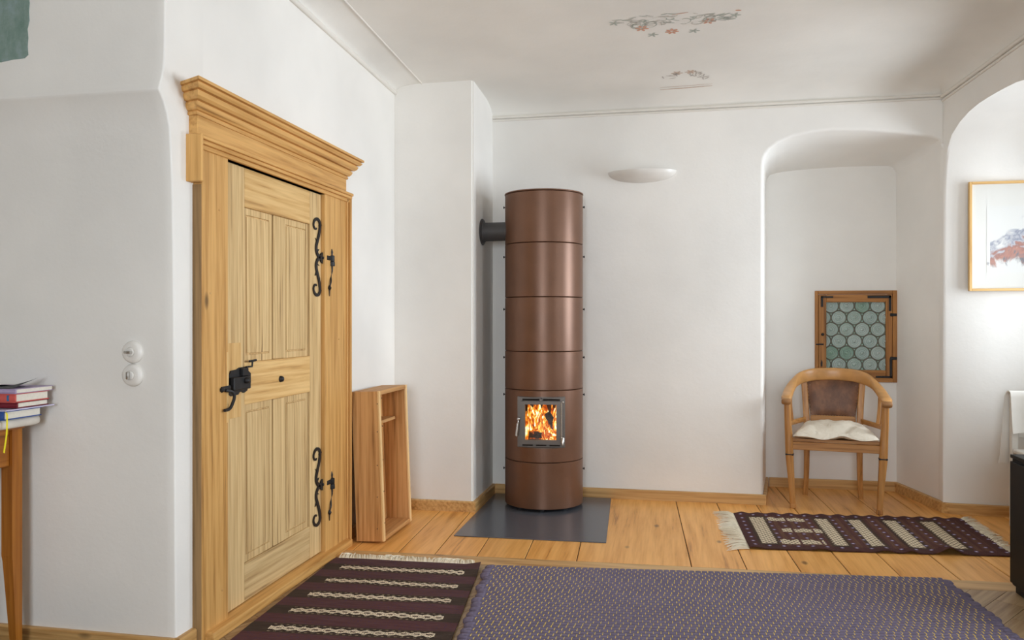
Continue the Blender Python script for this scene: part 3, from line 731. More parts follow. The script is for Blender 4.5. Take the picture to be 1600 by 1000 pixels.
# fire: logs and flames (stove frame, world-placed)
def sw(p): return Matrix.Translation((SC.x, SC.y, .006)) @ Matrix.Rotation(SA, 4, 'Z') @ Vector(p)
m, nt, b = mat_new('charred_log', .9)
n1 = noise(nt, coords(nt, 'Object', (1, 1, 1)), 22, 5, .6)
nt.links.new(ramp(nt, n1, [(.4, lin((40, 26, 16))), (.6, lin((92, 56, 28)))]), b.inputs['Base Color'])
nt.links.new(ramp(nt, n1, [(.56, (0, 0, 0, 1)), (.66, (1, .16, .01, 1)), (.75, (1, .5, .1, 1))]), b.inputs['Emission Color']); b.inputs['Emission Strength'].default_value = 1.6
M['log'] = m
for i, (p, q, r, lab) in enumerate((((-.10, -.10, .461), (.09, -.12, .461), .025, 'charred log lying across the front of the fire'), ((-.07, -.02, .462), (.11, -.05, .470), .027, 'charred log lying at the back of the fire'),
                               ((.085, -.150, .512), (.030, -.09, .592), .024, 'dark log leaning upright at the right of the fire'), ((-.06, -.06, .50), (.02, -.04, .60), .022, 'burning log leaning in the middle of the flames'))):
    A, B = sw(p), sw(q); bm = bmesh.new(); n = 6; rj = random.Random(i)
    sweep(bm, [A+(B-A)*k/n for k in range(n+1)], [(r*rj.uniform(.85, 1.08), r*rj.uniform(.85, 1.08)) for k in range(n+1)], 9, (0, .3, 1)); tag(obj('firewood_log', bm, 'log', None, 50), lab, 'log', 'logs burning in the stove')
def flame_mat():
    m = bpy.data.materials.new('flame'); m.use_nodes = True; nt = m.node_tree; nt.nodes.clear(); o = node(nt, 'ShaderNodeOutputMaterial')
    v = coords(nt, 'Object', (1.0, 1.0, .42), False)
    n1 = noise(nt, v, 23, 3, .55, 2.4); n2 = noise(nt, coords(nt, 'Object', (1, 1, .5), False), 50, 2, .5, .5)
    f = S(nt, n1)*.85 + S(nt, n2)*.15
    col = ramp(nt, f.k, [(.33, (.10, .008, .001, 1)), (.42, (.75, .075, .002, 1)), (.51, (1, .26, .01, 1)), (.57, (1, .55, .08, 1)), (.63, (1, .92, .65, 1))])
    st_ = S(nt, ramp(nt, f.k, [(.36, (.12, .12, .12, 1)), (.5, (.45, .45, .45, 1)), (.68, (1, 1, 1, 1))]))*2.2
    e = node(nt, 'ShaderNodeEmission'); nt.links.new(col, e.inputs[0]); nt.links.new(st_.k, e.inputs[1])
    tr = node(nt, 'ShaderNodeBsdfTransparent'); mx = node(nt, 'ShaderNodeMixShader')
    al = S(nt, ramp(nt, f.k, [(.35, (0, 0, 0, 1)), (.40, (1, 1, 1, 1))]))
    nt.links.new(al.k, mx.inputs[0]); nt.links.new(tr.outputs[0], mx.inputs[1]); nt.links.new(e.outputs[0], mx.inputs[2]); nt.links.new(mx.outputs[0], o.inputs[0]); return m
bm = bmesh.new(); rf = random.Random(11)
for i in range(66):
    x = -.105+.21*((i*.618) % 1); y = -.165+.2*((i*.377) % 1); hgt = rf.uniform(.13, .25); w = rf.uniform(.012, .026); ph = rf.uniform(0, 6); am = rf.uniform(.006, .02)
    if .01 < x < .075 and y < -.10: hgt *= .55
    n = 10; pts = []; sec = []
    for k in range(n+1):
        t = k/n; px = max(-.098, min(.098, x+am*math.sin(ph+t*5)*t)); pts.append(sw((px, y+.4*am*math.cos(ph+t*4)*t, min(.683, .437+hgt*t))))
        r = w*(math.sin(PI*min(1, (t*.85+.15)))**.8)*(1-.5*t)+.0012; sec.append((r, r*.6))
    sweep(bm, pts, sec, 8, (0, 1, .1))
tag(obj('fire', bm, flame_mat(), None, 60), 'bright orange flames burning behind the stove glass', 'fire', kind='stuff')

# =================================================================== SCONCE
bm = bmesh.new(); n, k = 28, 8; rings = []
for sgn, sc_ in ((1, 1.0), (0, .955)):
    for j in range(k+1):
        jj = j if sgn else k-j
        t = jj/k*PI/2*.985; r = []
        for i in range(n+1):
            a = PI*i/n; r.append((-.197+.226*sc_*math.cos(a)*math.cos(t)**.85, VB-.001-.125*sc_*math.sin(a)*math.cos(t)**.85, 2.190-.072*sc_*math.sin(t)))
        (rings.insert(0, r) if False else rings.append(r)) if sgn == 0 else rings.append(r)
outer = rings[:k+1][::-1]; inner = rings[k+1:][::-1]
loft(bm, outer+inner, False)
sc_t = thing('wall_sconce', (-.197, VB, 2.12), 'white shell-shaped uplight mounted on the back wall', 'lamp')
obj('bowl', bm, 'white_metal', sc_t, 40)
bm = bx(-.26, -.13, VB-.02, VB-.0005, 2.13, 2.185, .003); obj('back_plate', bm, 'white_metal', sc_t)
bm = bmesh.new(); lathe(bm, [(.008, -.09), (.008, .09)], (-.197, VB-.055, 2.165), 12, 'x'); obj('lamp_tube', bm, 'white_metal', sc_t, 40)

# =================================================================== LIGHT SWITCHES
for z, lab in ((1.085, 'upper round white light switch on the shaded wall'), (1.002, 'lower round white light switch on the shaded wall')):
    u = -1.897; v = 2.5525
    t = thing('light_switch', (u, v, z), lab, 'switch', 'round light switches')
    bm = bmesh.new(); lathe(bm, [(.040, 0), (.041, -.004), (.037, -.014), (.030, -.018), (.018, -.0185), (.017, -.016)], (u, v, z), 32, 'y'); obj('cover', bm, 'white_metal', t, 40)
    bm = bmesh.new(); lathe(bm, [(.015, -.014), (.0155, -.022), (.013, -.025), (.004, -.026)], (u, v, z), 20, 'y'); kn = obj('rotary_hub', bm, 'white_metal', t, 40)
    bm = bmesh.new(); w_, h_2 = (.014, .005) if z > 1.05 else (.005, .014)
    bx(u-w_, u+w_, v-.040, v-.022, z-h_2, z+h_2, .004, 2, bm); obj('toggle', bm, 'chrome', kn, 40)

# =================================================================== LEANING BOX
lean = math.radians(2.2)
def boxp(b, name, mat, parent, bev=.002):
    bm = bx(*b, bev); T = Matrix.Translation((-1.67, 0, 0)) @ Matrix.Rotation(-lean, 4, 'Y') @ Matrix.Translation((1.67, 0, 0.0058)); bm.transform(T); return obj(name, bm, mat, parent)
t = thing('wooden_box', (-1.59, 4.295, 0), 'reclaimed pine box shelf leaning on the wall beside the door', 'box shelf')
B0, B1, V0, V1, HT = -1.668, -1.510, 4.066, 4.528, .806
p = boxp((B0, B1-.012, V0, V0+.020, 0, HT), 'side_panel', 'box_z', t); boxp((B1-.012, B1, V0, V0+.024, 0, HT), 'edge_strip', 'box_edge', p)
p = boxp((B0, B1-.012, V1-.020, V1, 0, HT), 'side_panel', 'box_z', t); boxp((B1-.012, B1, V1-.022, V1, 0, HT), 'edge_strip', 'box_edge', p)
p = boxp((B0, B1-.001, V0+.0205, V1-.0205, HT-.022, HT), 'top_panel', 'box_y', t)
p = boxp((B0, B1-.001, V0+.0205, V1-.0205, 0, .022), 'bottom_panel', 'box_y', t)
boxp((B0, B0+.012, V0+.0205, V1-.0205, .0225, HT-.0225), 'back_panel', 'box_z', t)
boxp((B0+.0125, B1-.014, V0+.0205, 4.345, .625, .642), 'shelf', 'box_y', t)
for z in (.08, .25, .42, .6, .75):
    bm = bmesh.new(); lathe(bm, [(.003, 0), (.0025, .002)], (B1-.04, V0-.001, z), 8, 'y'); obj('nail_head', bm, 'iron', t)
    bm = bmesh.new(); lathe(bm, [(.003, 0), (.0025, .002)], (B1-.0005, V0+.013, z+.03), 8, 'x'); bm.transform(Matrix.Translation((-.028*z, 0, 0))); obj('nail_head', bm, 'iron', t)

# =================================================================== ARMCHAIR
CH = Vector((1.038, 5.535, 0)); CA = math.radians(-8.5)
ch = thing('armchair', CH, 'golden wooden armchair with curved rail and brown leather back in the niche', 'armchair', local=True, rotz=CA)
AZ = .70
rail = [(-.292, -.262, .690), (-.290, -.225, .705), (-.283, -.13, .722), (-.272, -.02, .745), (-.248, .08, .775), (-.205, .165, .806), (-.14, .222, .824), (-.07, .248, .830)]
half = [Vector(p) for p in rail]; full = half + [Vector((0, .255, .832))] + [Vector((-p.x, p.y, p.z)) for p in half[::-1]]
pts = crv(full, 5); sec = []
for p in pts:
    t_ = max(0, min(1, (p.y+.03)/.24)); e = t_*t_*(3-2*t_); tip = .75 if p.y < -.245 else 1
    sec.append(((.032*(1-e)+.014*e)*tip, (.018*(1-e)+.042*e)*tip))
bm = bmesh.new(); sweep(bm, pts, sec, 14, (0, 0, 1), 3.2)
ar = obj('arm_rail', bm, plain('polished_beech', (190, 140, 84), .34, var=.14, sc_=16), ch, 50)
for s in (-1, 1):
    bm = bmesh.new(); lathe(bm, [(.006, -.030), (.016, -.027), (.021, -.015), (.021, .015), (.016, .027), (.006, .030)], (s*.291, -.262, .683), 16, 'x'); obj('arm_knuckle', bm, plain('worn_beech', (150, 106, 62), .5, var=.15), ar, 40)
for s in (-1, 1):
    bm = bmesh.new()                                         # front leg and arm post
    lp = crv([(s*.252, -.212, .012), (s*.262, -.214, .18), (s*.272, -.218, .33), (s*.276, -.220, .44), (s*.282, -.224, .55), (s*.287, -.228, .70)], 4); n = len(lp)
    sweep(bm, lp, [(.0155+.009*min(1, i/8), .0155+.009*min(1, i/8)) if i < 12 else (.024-.006*(i-12)/(n-12), .022-.004*(i-12)/(n-12)) for i in range(n)], 12, (0, 1, 0), 4)
    lg = obj('front_leg', bm, 'chair_z', ch, 50)
    obj('foot', bx(s*.252-.019, s*.252+.019, -.231, -.193, 0, .030, .004), 'chair_z', lg)
    bm = bmesh.new(); z = .338; bx(s*.272-.026, s*.272+.026, -.244, -.192, z, z+.012, .004, 1, bm); obj('leg_ring', bm, 'iron', lg)
    bm = bmesh.new(); lp = crv([(s*.176, .236, .0), (s*.168, .210, .16), (s*.166, .196, .32), (s*.166, .20, .46), (s*.174, .222, .64), (s*.184, .232, .785)], 4); n = len(lp)
    sweep(bm, lp, [(.016+.004*min(1, i/10), .018+.004*min(1, i/10)) for i in range(n)], 10, (0, 1, 0), 5); obj('rear_leg', bm, 'chair_z', ch, 50)
    bm = bmesh.new(); lp = crv([(s*.272, -.20, .535), (s*.262, -.06, .525), (s*.225, .10, .520), (s*.170, .205, .525)], 5); sweep(bm, lp, (.010, .016), 8, (0, 0, 1), 4); sr = obj('side_rail', bm, 'chair_y', ch, 50)
    for y, x in ((-.11, .270), (-.02, .257)):
        bm = bmesh.new(); sweep(bm, [(s*x, y, .53), (s*(x+.010), y, .63), (s*(x+.014), y, .735)], (.010, .006), 8, (0, 1, 0), 4); obj('side_slat', bm, 'chair_z', sr, 50)
    bm = bmesh.new(); sweep(bm, [(s*.268, -.20, .402), (s*.225, .0, .402), (s*.172, .19, .402)], (.012, .030), 8, (0, 0, 1), 5); obj('seat_side_rail', bm, 'chair_y', ch, 40)
obj('seat_front_rail', bx(-.255, .255, -.235, -.208, .376, .426, .004, 2), 'chair_x', ch)
obj('seat_back_rail', bx(-.150, .150, .185, .212, .378, .432, .003), 'chair_x', ch)
bm = bmesh.new(); poly(bm, [(-.262, -.22, .428), (.262, -.22, .428), (.172, .195, .428), (-.172, .195, .428)], (0, 0, .018)); obj('seat', bm, 'chair_x', ch)
obj('corner_block', bx(-.165, -.12, .12, .17, .355, .380, .004), 'iron', ch)
obj('back_lower_rail', bx(-.143, .143, .206, .226, .512, .550, .004), 'chair_x', ch)
def leather():
    m, nt, b = mat_new('worn_brown_leather', .45, spec=.4)
    n1 = noise(nt, coords(nt, 'Object', (1, 1, .6)), 9, 6, .65); n2 = noise(nt, coords(nt), 240, 3)
    nt.links.new(ramp(nt, n1, [(.3, lin((76, 50, 34))), (.48, lin((110, 72, 47))), (.62, lin((136, 92, 60))), (.76, lin((178, 126, 84)))]), b.inputs['Base Color']); bump(nt, b, n2, .3, .001); return m
M['leather'] = leather()
bm = bmesh.new(); rings = []
for j in range(11):
    t_ = j/10; row = []
    for i in range(17):
        s_ = i/16*2-1; hw = .142+.030*t_; x = s_*hw; z0, z1 = .545, .800-.012*s_*s_-.012*abs(s_)**4
        z = z0+(z1-z0)*t_; bul = .014*(1-s_**4)*(1-(2*t_-1)**4)
        row.append((x, .212+.032*t_-bul+.010*(1-s_*s_), z))
    rings.append(row)
loft(bm, rings, False); back = [[(x, y+.02, z) for x, y, z in r] for r in rings]; loft(bm, back, False)
loft(bm, [[r[0] for r in rings], [r[0] for r in back]], False); loft(bm, [[r[-1] for r in rings], [r[-1] for r in back]], False); loft(bm, [rings[0], back[0]], False); loft(bm, [rings[-1], back[-1]], False)
bmesh.ops.remove_doubles(bm, verts=bm.verts[:], dist=1e-6); lb = obj('leather_back', bm, 'leather', ch, 50)
bm = bmesh.new(); M['brass'] = plain('brass_nails', (150, 128, 100), .35, .9)
edge = [rings[0][i] for i in range(0, 17)]+[rings[10][i] for i in range(17)]+[rings[j][0] for j in range(1, 10)]+[rings[j][16] for j in range(1, 10)]
for x, y, z in edge:
    top_ = z > .74 and abs(x) < .16; lathe(bm, [(.0048, 0), (.0034, -.003), (.001, -.0042)], (x*.965, y-.002-(.004 if top_ else 0), (z-.030) if top_ else .684+(z-.684)*.965), 7, 'y')
o = obj('upholstery_nails', bm, 'brass', lb); o['kind'] = 'stuff'
# cushion
bm = bmesh.new(); nx, ny = 30, 24
def cus(i, j, top):
    a, b = i/nx*2-1, j/ny*2-1
    # corners drawn out, sides slightly waisted
    wx = (.252-.064*(b+1)/2)*(1-.03*(1-b*b)); x = a*wx; y = b*(.216-.010*(1-a*a))-.046
    ed = max(0, 1-abs(a)**4)*max(0, 1-abs(b)**4); ed = ed**.42
    fold = math.exp(-((a-.14-.35*(b+1))**2/.02))*max(0, .5-b)/1.5            # crease running back from the front notch
    lump = .006*math.sin(4*a+1.3)*math.cos(2.3*b)+.0035*math.sin(9*a-4*b)+.002*math.sin(19*a+7*b)
    front = max(0, -b-.35)/.65
    seam = .472 - .006*front + .014*front*math.exp(-((a-.16)/.16)**2) - .014*front*math.exp(-((a+.30)/.22)**2) - .010*front*math.exp(-((a-.62)/.25)**2)
    y -= .016*front*(math.exp(-((a+.3)/.3)**2)+math.exp(-((a-.65)/.28)**2))
    z = seam + (ed*(.062+.010*b+lump)-ed*.034*fold if top else -ed*min(.022, seam-.4475))
    return (x, y, z)
T_ = [[cus(i, j, 1) for i in range(nx+1)] for j in range(ny+1)]; B_ = [[cus(i, j, 0) for i in range(nx+1)] for j in range(ny+1)]
loft(bm, T_, False); loft(bm, B_, False); bmesh.ops.remove_doubles(bm, verts=bm.verts[:], dist=1e-4)
bm.transform(Matrix.Translation(CH) @ Matrix.Rotation(CA, 4, 'Z'))
M['linen'] = fabric('cream_linen', (232, 223, 206), 300, .05)
nt = M['linen'].node_tree; bump(nt, nt.nodes['Principled BSDF'], noise(nt, coords(nt, 'Object', (1, 1.6, 1)), 16, 4, .55, 1.5), .7, .012)
tag(obj('seat_cushion', bm, 'linen', None, 70), 'crumpled cream linen cushion lying on the armchair seat', 'cushion')

# =================================================================== SMALL BULLSEYE WINDOW
wn = thing('window_1', ((WU0+WU1)/2, NV, WZ0), 'small wooden window with round bullseye panes above the armchair', 'window', kind='structure')
F0, F1 = NV-.012, NV+.07
for nm, b, mt in (('frame_post', (WU0, WU0+.022, F0, F1, WZ0, WZ1), 'win_z'), ('frame_post', (WU1-.035, WU1, F0, F1, WZ0, WZ1), 'win_z'), ('frame_rail', (WU0+.022, WU1-.035, F0, F1, WZ1-.025, WZ1), 'win_x'), ('frame_rail', (WU0+.022, WU1-.035, F0, F1, WZ0, WZ0+.030), 'win_x')): Box(nm, b, mt, wn, .003)
G0, G1, GZ0, GZ1 = 1.078, 1.474, .846, 1.326
s0, s1, sz0, sz1 = WU0+.024, WU1-.037, WZ0+.032, WZ1-.027; SY = NV-.006
for nm, b, mt in (('sash_post', (s0, G0, SY, SY+.04, sz0, sz1), 'win_z'), ('sash_post', (G1, s1, SY, SY+.04, sz0, sz1), 'win_z'), ('sash_rail', (G0, G1, SY, SY+.04, GZ1, sz1), 'win_x'), ('sash_rail', (G0, G1, SY, SY+.04, sz0, GZ0), 'win_x')): Box(nm, b, mt, wn, .003)
def bull():
    m = bpy.data.materials.new('bullseye_glass'); m.use_nodes = True; nt = m.node_tree; nt.nodes.clear(); o = node(nt, 'ShaderNodeOutputMaterial')
    oi = node(nt, 'ShaderNodeObjectInfo'); col = ramp(nt, oi.outputs['Random'], [(0, lin((206, 222, 220))), (.35, lin((226, 234, 232))), (.7, lin((208, 222, 216))), (.88, lin((164, 202, 182))), (1, lin((160, 198, 180)))])
    v = coords(nt); n1 = noise(nt, v, 30, 3)
    c2 = mix(nt, (S(nt, n1)*.6).k, col, lin((245, 248, 247)))
    tc = node(nt, 'ShaderNodeTexCoord'); sp = node(nt, 'ShaderNodeSeparateXYZ'); nt.links.new(tc.outputs['Object'], sp.inputs[0]); rx, rz = S(nt, sp.outputs[0]), S(nt, sp.outputs[2])
    rad = (rx*rx+rz*rz).op('SQRT') + (S(nt, n1)-.5)*.004; rg_ = ((rad/.0115).fr()-.5).ab(); c2 = mix(nt, (rg_.gt(.36)*.32).k, c2, lin((120, 140, 136)))
    tl = node(nt, 'ShaderNodeBsdfTranslucent'); df = node(nt, 'ShaderNodeBsdfDiffuse'); gl = node(nt, 'ShaderNodeBsdfGlossy'); gl.inputs['Roughness'].default_value = .22
    a = node(nt, 'ShaderNodeMixShader'); a.inputs[0].default_value = .40; bb = node(nt, 'ShaderNodeMixShader'); bb.inputs[0].default_value = .07
    nt.links.new(c2, tl.inputs[0]); nt.links.new(c2, df.inputs[0]); nt.links.new(tl.outputs[0], a.inputs[1]); nt.links.new(df.outputs[0], a.inputs[2]); nt.links.new(a.outputs[0], bb.inputs[1]); nt.links.new(gl.outputs[0], bb.inputs[2]); nt.links.new(bb.outputs[0], o.inputs[0]); return m
M['bull'] = bull(); M['lead'] = plain('lead_came', (128, 118, 106), .5, .4)
lead = bmesh.new(); GY = SY+.018; pr = .0475
pitch, rowp = .104, .0835
for r in range(7):
    z = GZ1-.026-r*rowp
    if z < GZ0-.03: break
    for c in range(-1, 6):
        x = G0+.034+c*pitch+(0 if r % 2 == 0 else -.052+.0)
        if r % 2: x = G0+.034+.052+(c-1)*pitch
        if x < G0-pr*.75 or x > G1+pr*.75: continue
        bm = bmesh.new()
        lathe(bm, [(.004, -.010), (.007, -.006), (.014, -.002), (.018, -.0045), (.022, -.0015), (.029, -.004), (.033, -.0015), (.040, -.0035), (.044, -.001), (pr-.002, -.003), (pr-.001, .001)], (x, GY, z), 26, 'y')
        tt = bmesh.new(); rg = []
        for q in range(26):
            A = 2*PI*q/26; rg.append([(x+(pr+.0035+.0035*math.cos(k*PI/2))*math.cos(A), GY-.001-.004*math.sin(k*PI/2), z+(pr+.0035+.0035*math.cos(k*PI/2))*math.sin(A)) for k in range(4)])
        loft(tt, rg+[rg[0]], True)
        for q in (bm, tt):
            for co, no in (((G0+.001, 0, 0), (-1, 0, 0)), ((G1-.001, 0, 0), (1, 0, 0)), ((0, 0, GZ0+.001), (0, 0, -1)), ((0, 0, GZ1-.001), (0, 0, 1))):
                bmesh.ops.bisect_plane(q, geom=q.verts[:]+q.edges[:]+q.faces[:], plane_co=co, plane_no=no, clear_outer=True)
        if len(tt.verts): merge(lead, tt)
        if len(bm.verts) > 6: obj('roundel', bm, 'bull', wn, 40, at=(x, GY, z))
        else: bm.free()
obj('lead_came', lead, 'lead', wn, 50)
Box('filler_glass', (G0, G1, GY+.002, GY+.004, GZ0, GZ1), 'bull', wn, 0)
ib = SY-.004
def strap(pts, wd=.010):
    bm = bmesh.new(); 
    for a, b in zip(pts, pts[1:]): bx(min(a[0], b[0])-wd, max(a[0], b[0])+wd, ib, SY+.001, min(a[1], b[1])-wd*.8, max(a[1], b[1])+wd*.8, .0015, 1, bm)
    return bm
for pts in (([(1.048, 1.30), (1.048, 1.364), (1.115, 1.364)]), ([(1.50, 1.27), (1.50, 1.366), (1.36, 1.360)]), ([(1.505, .925), (1.505, .800), (1.415, .800)])): obj('corner_strap', strap(pts, .008), 'iron', wn)
for z in (1.235, .93): obj('window_hinge', bx(1.500, 1.545, ib-.004, SY+.001, z-.010, z+.012, .003), 'iron', wn)
bm = bmesh.new(); poly(bm, [(1.045, ib, .918), (1.052, ib, .90), (1.050, ib, .870), (1.042, ib, .868), (1.039, ib, .89)], (0, .005, 0)); obj('latch_plate', bm, 'iron', wn)
bm = bmesh.new(); lathe(bm, [(.010, 0), (.010, -.008), (.005, -.014)], (1.052, SY, 1.098), 12, 'y'); bx(1.006, 1.058, ib-.004, SY, 1.022, 1.032, .002, 1, bm); obj('window_latch', bm, 'iron', wn, 40)

# =================================================================== PICTURE
pu0, pu1, pz0, pz1 = 1.786, 2.33, 1.377, 2.046
def rv(u): return 5.405 - .033*(u-1.68)/.83                   # reveal surface
yb = rv(2.33)-.002
pic = thing('framed_picture', ((pu0+pu1)/2, yb, pz0), 'watercolour in a thin pale wood frame on the window reveal', 'picture')
fw = .016
for nm, b, mt in (('frame_side', (pu0, pu0+fw, yb-.024, yb, pz0, pz1), 'rail_z'), ('frame_side', (pu1-fw, pu1, yb-.024, yb, pz0, pz1), 'rail_z'), ('frame_rail', (pu0+fw, pu1-fw, yb-.024, yb, pz1-fw, pz1), 'rail_x'), ('frame_rail', (pu0+fw, pu1-fw, yb-.024, yb, pz0, pz0+fw), 'rail_x')): Box(nm, b, mt, pic, .0015)
Box('mat_board', (pu0+fw, pu1-fw, yb-.012, yb-.004, pz0+fw, pz1-fw), plain('mat_board_white', (226, 224, 218), .8, var=.01), pic, 0)
m, nt, b = mat_new('watercolour', .8)
tc = node(nt, 'ShaderNodeTexCoord'); sp = node(nt, 'ShaderNodeSeparateXYZ'); nt.links.new(tc.outputs['Generated'], sp.inputs[0]); x = S(nt, sp.outputs[0]); z = S(nt, sp.outputs[2])
vv_ = coords(nt, 'Generated', (1, 1, 1), False); n1 = S(nt, noise(nt, vv_, 3.0, 5, .6, 1.2)); n2 = S(nt, noise(nt, vv_, 5.5, 4, .6, .8)); n3 = S(nt, noise(nt, vv_, 2.2, 3))
paper = lin((226, 225, 221))
edge_ = (z - (x*.42+.24)).ab()
mask = ((n1*1.0 + (edge_*-1.3) + .16 + x*.2) - (x.lt(.05)*.6))
hill = S(nt, ramp(nt, mask.k, [(.42, (0, 0, 0, 1)), (.52, (1, 1, 1, 1))]))
cc = ramp(nt, (n2*.75+(z-x*.42)*.55-.03).k, [(.28, lin((92, 90, 102))), (.36, lin((180, 112, 90))), (.43, lin((150, 86, 72))), (.50, lin((186, 188, 196))), (.58, lin((116, 122, 148))), (.66, lin((178, 178, 186)))])
col = mix(nt, (hill*.85).k, paper, cc)
dk = S(nt, ramp(nt, (n2+(z-.14-x*.25).ab()*-2.2+.06+x*.1).k, [(.52, (0, 0, 0, 1)), (.6, (1, 1, 1, 1))])); col = mix(nt, (dk*.6).k, col, lin((126, 122, 132)))
nt.links.new(col, b.inputs['Base Color'])
Box('painting', (pu0+.100, pu1-.060, yb-.0128, yb-.0118, pz0+.11, pz1-.15), m, pic, 0)
m = bpy.data.materials.new('picture_glass'); m.use_nodes = True; nt = m.node_tree; nt.nodes.clear(); o_ = node(nt, 'ShaderNodeOutputMaterial'); tr = node(nt, 'ShaderNodeBsdfTransparent'); g_ = node(nt, 'ShaderNodeBsdfGlossy'); g_.inputs['Roughness'].default_value = .03; mx = node(nt, 'ShaderNodeMixShader'); mx.inputs[0].default_value = .04
nt.links.new(tr.outputs[0], mx.inputs[1]); nt.links.new(g_.outputs[0], mx.inputs[2]); nt.links.new(mx.outputs[0], o_.inputs[0])
Box('glass', (pu0+fw, pu1-fw, yb-.018, yb-.016, pz0+fw, pz1-fw), m, pic, 0)

# =================================================================== BLACK CABINET at the right edge
c = thing('black_cabinet', (1.63, 3.6, 0), 'low black lacquered cabinet cut off by the right edge', 'cabinet')
Box('body', (1.476, 1.788, 3.30, 3.905, .030, .590), 'black', c, .003); Box('top_panel', (1.470, 1.794, 3.29, 3.912, .590, .606), 'black', c, .002); Box('plinth', (1.486, 1.78, 3.32, 3.893, 0, .030), 'black', c, 0)
Box('door', (1.463, 1.476, 3.32, 3.895, .045, .578), 'black', c, .002)

# =================================================================== CHAIR WITH TOWEL in the window niche
M['paintwood'] = plain('white_painted_wood', (222, 218, 210), .5, var=.02)
c = thing('white_chair', (2.13, 4.92, 0), 'white painted chair behind the black cabinet in the window niche', 'chair')
for x in (1.945, 2.315):
    Box('rear_leg', (x-.018, x+.018, 5.105, 5.141, 0, .775), 'paintwood', c, .004); Box('front_leg', (x-.018, x+.018, 4.70, 4.736, 0, .43), 'paintwood', c, .004)
Box('seat', (1.93, 2.33, 4.69, 5.10, .43, .455), 'paintwood', c, .006); Box('back_rail', (1.963, 2.297, 5.112, 5.134, .69, .77), 'paintwood', c, .004); Box('back_rail', (1.963, 2.297, 5.112, 5.134, .52, .58), 'paintwood', c, .004)
bm = bmesh.new(); rows = []
M['towel'] = fabric('white_terry', (232, 228, 220), 260, .05)
pr_ = [(5.070, .545), (5.076, .60), (5.080, .68), (5.084, .755), (5.092, .782), (5.108, .7895), (5.125, .7895), (5.145, .784), (5.156, .76), (5.162, .66), (5.166, .54), (5.170, .44), (5.172, .362)]
for i in range(25):
    s_ = i/24; u = 1.915+.40*s_; row = []
    for k, (v, z) in enumerate(pr_):
        back = k > 7; wob = .006*math.sin(9*s_+k*.4)
        uu = u - (.035*(k-7)/5*(1-s_) if back else -.006*(1-k/5)*(1-s_) if k < 5 else 0)
        row.append((uu, v+wob*(.4 if 3 < k < 9 else 1), z+(.010*math.sin(6*s_) if k in (0, 1) else 0)+(.02*s_*s_ if back and k > 10 else 0)))
    rows.append(row)
loft(bm, rows, False)
bmesh.ops.recalc_face_normals(bm, faces=bm.faces[:]); bmesh.ops.solidify(bm, geom=bm.faces[:], thickness=.007)
tag(obj('towel', bm, 'towel', None, 60), 'white folded towel draped over the white chair back', 'towel')

# =================================================================== SIDE TABLE AND BOOKS (left edge)
t = thing('side_table', (-2.6, 2.28, 0), 'cherry wood side table with a pale stone top at the left edge', 'table')
bm = bmesh.new(); tu0, tu1, tv0, tv1, rad = -3.0, -2.237, 1.98, 2.535, .06; ring = []
for cx, cy, a0 in ((tu1-rad, tv1-rad, 0), (tu0+rad, tv1-rad, PI/2), (tu0+rad, tv0+rad, PI), (tu1-rad, tv0+rad, 1.5*PI)):
    for i in range(7): ring.append((cx+rad*math.cos(a0+PI/2*i/6), cy+rad*math.sin(a0+PI/2*i/6)))
cxm, cym = (tu0+tu1)/2, (tv0+tv1)/2
def rs_(f, z): return [(cxm+(x-cxm)*(1-f/abs(tu1-cxm)), cym+(y-cym)*(1-f/abs(tv1-cym)), z) for x, y in ring]
loft(bm, [rs_(.008, .824), rs_(.001, .829), rs_(0, .838), rs_(.001, .848), rs_(.006, .855), rs_(.012, .857)], True, True)
obj('table_top', bm, plain('worn_stone', (216, 208, 196), .6, var=.12, sc_=18, bmp=.3), t, 50)
Box('top_moulding', (-2.965, -2.282, 2.03, 2.482, .812, .824), 'table_y', t, .004)
for x in (-2.94, -2.322):
    for y in (2.05, 2.462):
        bm = bmesh.new(); h = .0225; s_ = 1 if x > -2.5 else -1; q = 1 if y > 2.2 else -1
        rings = []
        for z, k in ((.812, 1), (.36, 1), (.34, .95), (0, .55)): 
            w_ = .045*k; x1 = x+s_*.0225; y1 = y+q*.0225; rings.append([(x1-s_*w_, y1-q*w_, z), (x1, y1-q*w_, z), (x1, y1, z), (x1-s_*w_, y1, z)])
        loft(bm, rings, True, True); obj('leg', bm, 'table_z', t)
Box('apron', (-2.335, -2.310, 2.073, 2.439, .35+.33, .812), 'table_y', t, .002); Box('apron', (-2.952, -2.927, 2.073, 2.439, .68, .812), 'table_y', t, .002)
Box('apron', (-2.917, -2.345, 2.45, 2.47, .68, .812), 'table_x', t, .002); Box('apron', (-2.917, -2.345, 2.04, 2.06, .68, .812), 'table_x', t, .002)
M['pages'] = plain('paper_pages', (232, 226, 212), .9, var=.05, sc_=120)
def book(z0, z1, u1, v0, v1, cover, label, name='book', pages=True, dz=.0025, length=.21):
    t = thing(name, (u1-length/2, (v0+v1)/2, z0), label, 'book', 'books stacked on the side table')
    m = plain(name+'_cover', cover, .5, var=.08); bm = bmesh.new()
    bx(u1-length, u1, v0, v1, z0, z0+dz, .0005, 1, bm); bx(u1-length, u1, v0, v1, z1-dz, z1, .0005, 1, bm)
    rings = [[(u, v0-.000+.004*(1-math.sin(PI*k/8)), z0+(z1-z0)*k/8) for k in range(9)]+[(u, v0+.007, z1-(z1-z0)*k/8) for k in range(9)] for u in (u1-length, u1)]; loft(bm, rings, True, True)
    obj('cover', bm, m, t); bm = bx(u1-length+.003, u1-.003, v0+.006, v1-.004, z0+dz, z1-dz, .001); obj('page_block', bm, 'pages', t); return t
zt = .8576
